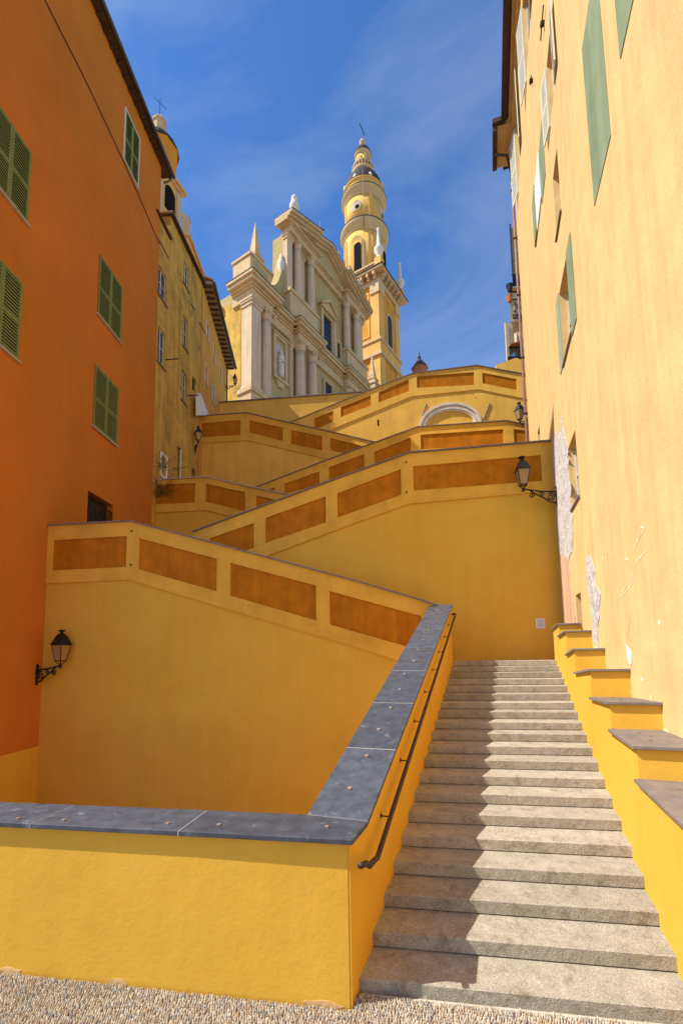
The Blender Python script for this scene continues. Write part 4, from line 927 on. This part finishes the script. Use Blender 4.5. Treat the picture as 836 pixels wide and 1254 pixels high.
# balustrade
bal = ring(62.42, 62.7, .55, CREAM, 'balustrade')
b = MB(TW)
for k in range(17):
    s = .1+k*(w_-.2)/16
    for (a, o) in ((s, .4), (-.4, -s), (w_+.4, -s)):
        b.lathe(TW.W(a, o, 62.7), [(.13, 0), (.07, .12), (.14, .4), (.06, .75), (.12, .9)], 6)
b.build('balusters', CREAM, bal)
b = MB(TW); b.box(-.6, w_+.6, .2, .6, 63.6, 63.85); b.box(-.6, -.2, -w_-.6, .2, 63.6, 63.85); b.box(w_+.2, w_+.6, -w_-.6, .2, 63.6, 63.85); b.build('balustrade_rail', CREAM, bal)
for a, o in ((-.4, .4), (w_+.4, .4), (-.4, -w_-.4), (w_+.4, -w_-.4)):
    b = MB(TW); b.box(a-.55, a+.55, o-.55, o+.55, 62.42, 64.0); q = TW.W(a, o, 64.0)
    b.build('balustrade_post', TOWY, bal)
    b = MB(); b.lathe(q, [(.5, 0), (.5, .15), (.3, .3), (.35, .6), (.75, 1.3), (.75, 1.7), (.35, 2.2), (.26, 3.6), (.18, 4.8), (.28, 5.0), (.1, 5.3)], 14); b.build('pinnacle', STAT, bal, smooth=True)
q = V(4.75, 69.4, 0)
DR = [(3.35, 62.4), (3.35, 70.6)]
b = MB(); b.lathe(q, [(3.35, 62.4), (3.35, 71.0)], 48); d1 = b.build('lower_drum', TOWY, tt, smooth=True)
b = MB(); b.lathe(q, [(3.36, 70.9), (3.48, 71.0), (3.5, 71.4), (3.62, 71.45), (3.68, 71.8), (3.9, 71.95), (4.0, 72.25), (4.0, 72.45)], 48); RINGM = mat('ring_plaster', (.56, .42, .22), var=.08, scale=.8); c1 = b.build('ring_cornice', RINGM, tt, smooth=True)
b = MB(); b.lathe(q, [(4.06, 72.45), (4.06, 72.58), (3.0, 72.9)], 48); b.build('flashing', LEAD, c1, smooth=False)
b = MB(); b.lathe(q, [(3.15, 72.6), (3.15, 77.6)], 48); d2 = b.build('upper_drum', TOWY, tt, smooth=True)
b = MB(); b.lathe(q, [(3.16, 77.3), (3.3, 77.4), (3.3, 77.8), (3.45, 77.9), (3.6, 78.35), (3.75, 78.45), (3.75, 78.7)], 48); c2 = b.build('ring_cornice', RINGM, tt, smooth=True)
b = MB(); b.lathe(q, [(3.8, 78.7), (3.8, 78.8), (2.8, 79.0)], 48); b.build('flashing', LEAD, c2)
b = MB(); b.lathe(q, [(3.2, 78.8), (3.25, 79.9), (3.45, 80.1), (3.45, 80.3), (3.1, 81.2)], 48); b.build('dome_base', TOWY, tt, smooth=False)
b = MB(); b.lathe(q, [(3.48, 80.3), (3.48, 80.4), (3.25, 81.0), (2.95, 81.9), (2.5, 82.8), (1.95, 83.6), (1.6, 84.0)], 40); b.build('dome', DOME, tt, smooth=True)
b = MB()
for k in range(8):
    a = k*pi/4+.3; c_ = q+V(3.2*cos(a), 3.2*sin(a), 80.5); b.lathe(c_, [(.3, -.3), (.36, 0), (.26, .4), (.1, .6)], 8)
b.build('dome_ornament', STAT, tt, smooth=True)
b = MB(); b.lathe(q, [(1.75, 83.9), (1.85, 84.1), (1.85, 84.35)], 32); lb = b.build('lantern_balustrade', CREAM, tt)
b = MB(); b.lathe(q, [(1.75, 85.1), (1.82, 85.15), (1.82, 85.3), (1.6, 85.35)], 32); b.build('rail', CREAM, lb)
b = MB()
for k in range(22): a = 2*pi*k/22; b.lathe(q+V(1.75*cos(a), 1.75*sin(a), 84.35), [(.1, 0), (.06, .15), (.13, .5), (.07, .8)], 6)
b.build('balusters', CREAM, lb)
b = MB(); b.lathe(q, [(1.15, 84.2), (1.15, 87.2)], 32); ln = b.build('lantern_turret', TOWY, tt, smooth=True)
b = MB(); b.lathe(q, [(1.16, 87.2), (1.25, 87.35), (1.42, 87.5), (1.45, 87.7)], 32); b.build('cornice', CREAM, ln, smooth=True)
b = MB(); b.lathe(q, [(1.5, 87.7), (1.4, 88.1), (1.05, 88.8), (.55, 89.3), (.3, 89.5)], 32); b.build('cupola', DOME, ln, smooth=True)
b = MB(); b.lathe(q, [(.3, 89.4), (.25, 89.7), (.5, 90.0), (.55, 90.3), (.4, 90.7), (.1, 90.9)], 16); b.build('ball_finial', CREAM, tt, smooth=True)
b = MB(); b.tube([q+V(0, 0, 90.8), q+V(0, 0, 95)], .05, 6); b.tube([q+V(-.45, -.7, 93.2), q+V(.45, .7, 92.6)], .07, 6); b.build('cross', IRON, tt)
# arched openings, oculi and pilaster strips curved on the drums
def on_drum(nm, par, m, rr, ang, poly, th):
    P = []; n = len(poly)
    for r_ in (rr, rr+th):
        for (a, z) in poly: t = ang+a/rr; P.append(q+V(r_*cos(t), r_*sin(t), z))
    b = MB(); b.add(P, [tuple(range(n)), tuple(range(2*n-1, n-1, -1))]+[(i, (i+1) % n, n+(i+1) % n, n+i) for i in range(n)]); return b.build(nm, m, par)
def archp(w2, z0, zs, k=12): return [(-w2, z0), (w2, z0)]+[(w2*cos(pi*i/k), zs+w2*sin(pi*i/k)) for i in range(k+1)]
face_a = math.atan2(-69.4, -4.75)     # toward the viewer
for k in range(8):
    ang = face_a-.42+k*pi/4
    if k % 2 == 0:
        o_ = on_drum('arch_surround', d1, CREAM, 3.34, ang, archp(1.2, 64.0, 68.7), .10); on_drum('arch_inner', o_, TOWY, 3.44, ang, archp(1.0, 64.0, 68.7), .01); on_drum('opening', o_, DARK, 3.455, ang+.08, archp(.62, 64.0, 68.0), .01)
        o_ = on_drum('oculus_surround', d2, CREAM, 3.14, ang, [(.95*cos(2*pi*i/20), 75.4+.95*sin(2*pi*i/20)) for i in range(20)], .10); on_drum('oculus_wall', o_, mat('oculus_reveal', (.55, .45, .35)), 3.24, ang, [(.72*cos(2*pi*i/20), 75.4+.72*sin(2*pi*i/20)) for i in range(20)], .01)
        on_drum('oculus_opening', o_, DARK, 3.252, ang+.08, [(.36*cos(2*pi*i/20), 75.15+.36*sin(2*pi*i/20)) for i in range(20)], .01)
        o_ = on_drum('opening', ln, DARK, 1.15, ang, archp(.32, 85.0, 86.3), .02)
    else:
        for dd in (-.12, .12): on_drum('pilaster_strip', d1, TOWY, 3.34, ang+dd, [(-.22, 62.5), (.22, 62.5), (.22, 70.4), (-.22, 70.4)], .14)
        on_drum('pilaster_strip', d2, TOWY, 3.14, ang, [(-.3, 72.8), (.3, 72.8), (.3, 77.3), (-.3, 77.3)], .12)
        on_drum('pilaster_strip', ln, COLM, 1.14, ang, [(-.2, 84.4), (.2, 84.4), (.2, 87.0), (-.2, 87.0)], .12)
MB().tube([q+V(-.2, -1.5, 88), q+V(-.35, -3.85, 80), q+V(-.3, -4.2, 72.6), q+V(-.3, -3.5, 71), q+V(-.3, -3.5, 63)], .03, 5).build('lightning_cable', IRON, tt)

# ------------------------------------------------------------------ small chapel campanile far left
CT = Fr((-19.2, 50), .35, out=1)
ct = thing('chapel_campanile', 'small yellow campanile with an arched bell opening, half hidden behind the orange house roof', 'tower', CT.W(-2, -2, 20))
b = MB(CT); b.box(-3.6, 0, -3.6, 0, 15, 62.2); b.build('shaft', TOWY, ct)
b = MB(CT)
for a, c_ in ((-3.66, -2.9), (-.7, .06)): b.box(a, c_, -.2, .1, 55, 61.6); b.box(a, c_, -3.7, -3.4, 55, 61.6)
# faces seen: the one toward the viewer has normal -t
b.box(-3.75, -3.4, -3.66, -2.9, 55, 61.6); b.box(-3.75, -3.4, -.7, .1, 55, 61.6)
b.build('corner_strip', CREAM, ct)
def ft(o): return o
P = [(a, z) for a, z in ((-2.5, 57.2), (-1.1, 57.2))]
fv = Fr(tuple(CT.W(-3.6, -3.6, 0))[:2], t=(CT.n.x, CT.n.y), out=1)
if fv.n.dot(CT.t) > 0: fv.n = -fv.n
for f_, m0 in ((fv, 1.8), ):
    b = MB(f_); b.prism([(m0-.95, 57.6), (m0+.95, 57.6)]+[(m0+.95*cos(pi*k/10), 60.0+.95*sin(pi*k/10)) for k in range(11)], 0, .14); ob = b.build('arch_surround', CREAM, ct)
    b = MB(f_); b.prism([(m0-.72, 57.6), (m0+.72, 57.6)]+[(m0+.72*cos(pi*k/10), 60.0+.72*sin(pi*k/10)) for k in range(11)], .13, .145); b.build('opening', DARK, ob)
    b = MB(f_); b.box(m0-1.0, m0+1.0, .14, .35, 58.3, 58.45); b.box(m0-1.0, m0+1.0, .14, .35, 56.8, 57.0)
    for k in range(6): b.lathe(f_.W(m0-.85+k*.34, .25, 57.0), [(.09, 0), (.05, .2), (.1, .6), (.05, 1.3)], 6)
    b.build('balustrade', CREAM, ob)
f2_ = CT
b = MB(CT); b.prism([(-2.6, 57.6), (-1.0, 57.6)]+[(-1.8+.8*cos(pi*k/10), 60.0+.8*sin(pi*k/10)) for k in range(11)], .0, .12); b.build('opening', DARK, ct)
b = MB(CT); b.box(-3.9, .3, -3.9, .3, 61.7, 62.0); b.box(-4.2, .6, -4.2, .6, 62.0, 62.4); b.build('cornice', CREAM, ct, bevel=.04)
b = MB(); b.lathe(CT.W(-1.8, -1.8, 0), [(2.15, 62.4), (2.15, 66.0), (2.3, 66.1), (2.3, 66.4)], 8); b.build('octagon', TOWO, ct)
b = MB(); b.lathe(CT.W(-1.8, -1.8, 0), [(2.34, 66.4), (2.1, 67.0), (1.7, 67.6), (1.1, 68.3), (.75, 68.7)], 16); b.build('dome', DOME, ct)
b = MB(); b.lathe(CT.W(-1.8, -1.8, 0), [(.7, 68.6), (.7, 70.0), (.85, 70.1), (.85, 70.3), (.3, 71.0)], 8); b.build('lantern_turret', CREAM, ct)
qq = CT.W(-1.8, -1.8, 71); b = MB(); b.tube([qq, qq+V(0, 0, 2.6)], .03, 5); b.tube([qq+V(-.6, -.5, 2.1), qq+V(.6, .5, 1.7)], .03, 5); b.build('cross', IRON, ct)
ct.location += V(.45, 0, -2.6)
# chapel gable top next to it
f = WORLD
q1 = V(-18.2, 49, 0)
gb = thing('chapel_gable', 'pointed apricot chapel gable end beside the small campanile', 'gable', (-18.2, 49.5, 30))
b = MB(); b.box(-20.5, -17.55, 48.6, 56, 30, 53.2); b.build('wall', TOWY, gb)
b = MB(); b.box(-20.8, -17.3, 48.3, 56, 53.2, 53.6); b.build('cornice', CREAM, gb)
b = MB(); b.box(-18.35, -17.6, 48.5, 49.3, 53.6, 55.6); b.prism([(-18.45, 55.6), (-17.5, 55.6), (-18.3, 56.4)], 48.45, 49.35); b.build('corner_post', CREAM, gb)
b = MB(); b.prism([(-20.5, 53.6), (-18.4, 53.6), (-18.4, 54.1), (-20.5, 56.2)], 49.4, 49.8); b.build('pediment', TILE, gb)
gb.location += V(.4, 0, -1.1)

# ------------------------------------------------------------------ far right houses
fb = thing('balcony_house', 'narrow tall beige house with dark iron balcony, just left of the drainpipe', 'house', (14.5, 36, 20))
def fx(px, y=400, Y=34.0):
    d = _F+(px-CX)/FPX*_r+(CY-y)/FPX*_u; return d.x/d.y*Y
def fz(py, px=628, Y=34.0):
    d = _F+(px-CX)/FPX*_r+(CY-py)/FPX*_u; return H+d.z/d.y*Y
def skb(x0, x1, y0, y1, z0, z1):
    b = MB(); k = .46*(y1-y0); b.hprism([(x0, y0), (x1, y0), (x1+k, y1), (x0+k, y1)], z0, z1); return b
ZZ = lambda x, y: (600+x/6.27, 260+y/6.27)
X = lambda x, y=500: fx(600+x/6.27, 260+y/6.27); Zv = lambda y: fz(260+y/6.27)
b = skb(X(158, 300), 20, 34, 42, Zv(560), Zv(108)); b.build('upper_wall', BEIGE, fb)
b = skb(X(148, 300), X(160, 300), 33.8, 34.6, Zv(560), Zv(105)); b.build('corner_trim', GUTTER, fb)
b = MB(); b.box(X(178, 300), X(190, 300), 33.9, 33.99, Zv(540), Zv(125)); b.build('pilaster_strip', GOLDU, fb)
b = skb(X(128, 760), 20, 33.4, 42, Zv(880), Zv(650)); ow = b.build('oriel_wall', BEIGE, fb)
for y in (655, 712, 770, 830, 850): b = MB(); b.box(X(140, 700), X(222, 700), 33.34, 33.39, Zv(y+9), Zv(y)); b.build('slot', WOODD, ow)
b = MB(); b.box(X(136, 650), 19, 33.0, 33.39, Zv(655), Zv(645)); bl = b.build('balcony', BEIGE, fb)
b = MB(); x0 = X(138, 600); x1 = X(228, 600)
for k in range(16): xx = x0+(x1-x0)*k/15; b.box(xx-.02, xx+.02, 33.02, 33.06, Zv(645), Zv(555))
b.box(x0-.05, x1, 33.0, 33.08, Zv(560), Zv(553)); b.box(x0, x1, 33.07, 33.09, Zv(640), Zv(585)); b.build('railing', IRON, bl)
b = MB(); xx = X(135, 520); b.tube([V(xx, 33.1, Zv(640)), V(xx, 33.1, Zv(450))], .02, 5); b.tube([V(xx, 33.1, Zv(452)), V(X(220, 450), 33.1, Zv(440))], .02, 5); b.build('awning_frame', IRON, bl)
for (x, y, m_) in ((120, 640, IRON), (120, 720, CLAYP)):
    b = MB(); b.lathe(V(X(x, y), 33.2, Zv(y+25)), [(.16, 0), (.26, .45), (.28, .5)], 10); tag(b.build('plant_pot', m_), 'dark hanging plant pot on the side of the beige balcony house' if m_ is IRON else 'red clay pot hanging below the dark one on the balcony house', 'pot')
# loggia below the oriel
b = MB(); b.box(X(105, 1100), X(122, 1000), 33.4, 33.6, Zv(1180), Zv(885)); b.box(X(205, 1000), 18, 33.5, 34.5, Zv(1180), Zv(882)); b.box(X(125, 1000), X(160, 1000), 33.6, 33.9, Zv(1100), Zv(885)); b.build('loggia_pier', BEIGE, fb)
b = MB(); b.add([V(X(110, 1080), 32.8, Zv(1085)), V(X(210, 1060), 32.8, Zv(1060)), V(X(210, 1060), 34.5, Zv(1030)), V(X(130, 1060), 34.5, Zv(1050)), V(X(110, 1080), 32.8, Zv(1090)), V(X(210, 1060), 32.8, Zv(1066)), V(X(210, 1060), 34.5, Zv(1036)), V(X(130, 1060), 34.5, Zv(1056))], [(0, 1, 2, 3), (4, 5, 6, 7), (0, 1, 5, 4), (1, 2, 6, 5), (3, 0, 4, 7), (2, 3, 7, 6)]); b.build('awning', CLAYP, fb)
b = MB()
for k in range(9): xx = X(125, 1120)+(X(208, 1120)-X(125, 1120))*k/8; b.box(xx-.02, xx+.02, 33.3, 33.34, Zv(1155), Zv(1080))
b.box(X(120, 1120), X(210, 1120), 33.28, 33.36, Zv(1084), Zv(1078)); b.box(X(110, 1150), 18, 33.2, 34.6, Zv(1185), Zv(1155)); b.build('terrace_railing', IRON, fb)
# yellow block at the right end of the uppermost wall
f = Fr((0, 29.4), t=(1, -.15)); f.n = f.n if f.n.y < 0 else -f.n
q0 = f.px(607, 447); q1 = f.px(637, 440); q2 = f.px(660, 432)
b = MB(f); b.prism([(q0[0], 14), (q2[0]+4, 14), (q2[0]+4, q1[1]+.5), (q1[0], q1[1]), (q1[0]-.3, q0[1]+.35), (q0[0], q0[1])], -2, 0); tag(b.build('end_block', GOLDU), 'plain golden masonry block above the right end of the uppermost ramp wall', 'wall')
# small cupola beyond the top wall
cu = thing('roof_cupola', 'small dark tiled cupola with finial peeping over the uppermost ramp wall', 'cupola', (11.4, 60, 38))
b = MB(); b.lathe(V(11.4, 60, 0), [(1.0, 38), (1.0, 42.9), (1.15, 43.0)], 8); b.build('drum', TILE, cu)
b = MB(); b.lathe(V(11.4, 60, 0), [(1.2, 43.0), (.75, 43.6), (.3, 44.3), (.15, 44.6)], 8); b.build('roof', DOME, cu)
b = MB(); b.lathe(V(11.4, 60, 44.5), [(.12, 0), (.25, .15), (.1, .35), (.02, 1.1)], 8); b.build('finial', IRON, cu)

# ------------------------------------------------------------------ wall lanterns
def lantern(loc, ang, label, scale=1.0, reach=.85):
    """local +x points away from the wall; lantern hangs above the arm's end"""
    root = thing('wall_lantern', label, 'street lamp', loc, 'black iron wall lanterns')
    root.rotation_euler = (0, 0, ang); root.scale = (scale,)*3
    ORG[root.name] = V(0, 0, 0)
    Rch = reach
    b = MB(); b.box(0, .03, -.035, .035, -.42, .16); b.box(.0, .045, -.05, .05, -.12, -.02); b.build('wall_plate', IRON, root)
    def spiral(cx, cz, r0, turns, a0, sgn=1, n=22):
        return [V(cx+(r0*(1-.8*k/n))*cos(a0+sgn*2*pi*turns*k/n), 0, cz+(r0*(1-.8*k/n))*sin(a0+sgn*2*pi*turns*k/n)) for k in range(n+1)]
    b = MB()
    b.tube([V(.02, 0, .0), V(Rch*.5, 0, .03), V(Rch, 0, .12)], .022, 8)
    b.tube([V(.02, 0, -.34), V(Rch*.22, 0, -.30), V(Rch*.42, 0, -.16), V(Rch*.62, 0, -.06), V(Rch*.8, 0, .06)], .022, 8)
    b.tube(spiral(Rch*.20, -.15, .12, 1.6, 1.2), .018, 6); b.tube(spiral(Rch*.44, -.05, .07, 1.4, 2.4, -1), .016, 6); b.tube(spiral(Rch*.76, -.07, .085, 1.5, 1.6), .018, 6)
    b.tube([V(.03, 0, .14), V(.10, 0, .09), V(.16, 0, .01)], .01, 6)
    b.build('bracket', IRON, root, smooth=True)
    b = MB(); c = V(Rch, 0, .10)
    b.lathe(c, [(.02, -.06), (.045, -.03), (.045, .03), (.02, .06)], 10)
    z0, z1 = .24, .62; r0, r1 = .13, .235
    for k in range(4):
        a = pi/4+k*pi/2; u = V(cos(a), sin(a), 0); b.tube([c+V(0, 0, .05), c+u*r0*.6+V(0, 0, .08), c+u*r0+V(0, 0, .14)], .011, 6)
        b.tube([c+u*r0+V(0, 0, .14), c+u*r1+V(0, 0, .58)], .011, 6)
        a2 = a+pi/2; u2 = V(cos(a2), sin(a2), 0)
        b.tube([c+u*r0+V(0, 0, .14), c+u2*r0+V(0, 0, .14)], .013, 6); b.tube([c+u*r1+V(0, 0, .58), c+u2*r1+V(0, 0, .58)], .014, 6)
        b.tube([c+u*(r1+.03)+V(0, 0, .60), c+u*(r1+.06)+V(0, 0, .63)], .009, 5)
    b.build('lantern_frame', IRON, root)
    b = MB(); P = []
    for r_, z_ in ((r0*.98, .145), (r1*.98, .575)):
        for k in range(4): a = pi/4+k*pi/2; P.append(c+V(r_*cos(a), r_*sin(a), z_))
    b.add(P, [(0, 1, 5, 4), (1, 2, 6, 5), (2, 3, 7, 6), (3, 0, 4, 7)]); b.build('glass', LGLASS, root)
    b = MB(); P = []
    for r_, z_ in ((r1*1.12, .59), (r1*1.0, .63), (r1*.60, .82), (r1*.50, .84), (r1*.28, .90)):
        for k in range(4): a = pi/4+k*pi/2; P.append(c+V(r_*cos(a), r_*sin(a), z_))
    F = [(0, 1, 2, 3), (16, 17, 18, 19)]
    for i in range(4):
        for k in range(4): F.append((i*4+k, i*4+(k+1) % 4, (i+1)*4+(k+1) % 4, (i+1)*4+k))
    b.add(P, F); b.lathe(c, [(.05, .89), (.035, .93), (.095, .96), (.09, .985), (.03, 1.0)], 12); b.build('lantern_roof', IRON, root)
    return root
def ang(v): return math.atan2(v.y, v.x)
q = OR.px(52, 826); lantern(OR.W(q[0]-.25, .0, q[1]+.15), ang(OR.n)-.2, 'black iron wall lantern in the shaded corner beside the orange house', 1.12, .80)
lantern(RW.W(7.1, .0, 7.72), ang(RW.n)+.2, 'black iron wall lantern on a scrolled bracket over the top of the steps', 1.03, .92)
q = B1.px(239, 552); lantern(B1.W(q[0], 0, q[1]+.2), ang(B1.n)-.9, 'black wall lantern on the corner of the old ochre house', 1.0, .55)
q = B2.px(268, 470); lantern(B2.W(s2_end-.3, .02, B2.px(275, 470)[1]), ang(B2.n)-.0, 'black wall lantern hung at the far end of the apricot house', .95, .8)
q = RW.px(646, 517); lantern(RW.W(RS1+.02, -.05, q[1]+.15), ang(RW.t)+.75, 'black wall lantern half hidden behind the right drainpipe', .95, .55)
fl_ = lantern(V(X(222, 850), 33.38, Zv(850)), pi+.5, 'small dark wall lantern on the beige balcony house', .9, .9)

# ------------------------------------------------------------------ small white plate at the top of the steps
q = A3.px(661, 763.5); b = MB(A3); b.box(q[0]-.13, q[0]+.13, .001, .02, q[1]-.15, q[1]+.15)
pt = b.build('wall_plate', WHITE, bevel=.004); tag(pt, 'small white square plate fixed on the wall at the top of the steps', 'plate')
b = MB(A3); b.box(q[0]-.10, q[0]+.10, .0205, .024, q[1]-.12, q[1]+.12); b.build('plate_face', mat('grey_enamel', (.55, .56, .55), rough=.4, var=.05), pt)

# ------------------------------------------------------------------ weeds by the orange house corner
def weeds(c, n, spread, h, label):
    b = MB(); 
    for _ in range(n):
        p0 = c+V(random.gauss(0, spread*.5), random.gauss(0, .12), random.uniform(0, .2)); d = V(random.gauss(0, .5), random.gauss(0, .3), random.uniform(.1, 1)).normalized()
        L_ = h*random.uniform(.4, 1); p1 = p0+d*L_*.5; p2 = p0+d*L_+V(random.gauss(0, .1), 0, -.12*L_)
        b.tube([p0, p1, p2], .006, 3)
        for _k in range(9):
            f = random.uniform(.2, 1); q = p0.lerp(p2, f)+V(random.gauss(0, .03), random.gauss(0, .03), random.gauss(0, .03)); s = random.uniform(.018, .04)
            a = V(random.gauss(0, 1), random.gauss(0, 1), random.gauss(0, 1)).normalized()*s; c_ = a.cross(V(random.gauss(0, 1), random.gauss(0, 1), random.gauss(0, 1))).normalized()*s*.5
            b.quad(q-a, q+c_, q+a, q-c_)
    tag(b.build('weed', LEAF), label, 'plant')
q = A4.px(196, 590); weeds(A4.W(q[0]+.1, .12, q[1]-.9), 55, .5, 1.3, 'wispy dark weeds growing on the stone coped wall by the orange house')
q = A4.px(196, 582); weeds(A4.W(q[0]+.2, -.1, q[1]+.25), 26, .6, 1.1, 'sparse twiggy weeds standing above the stone coping below the small window')
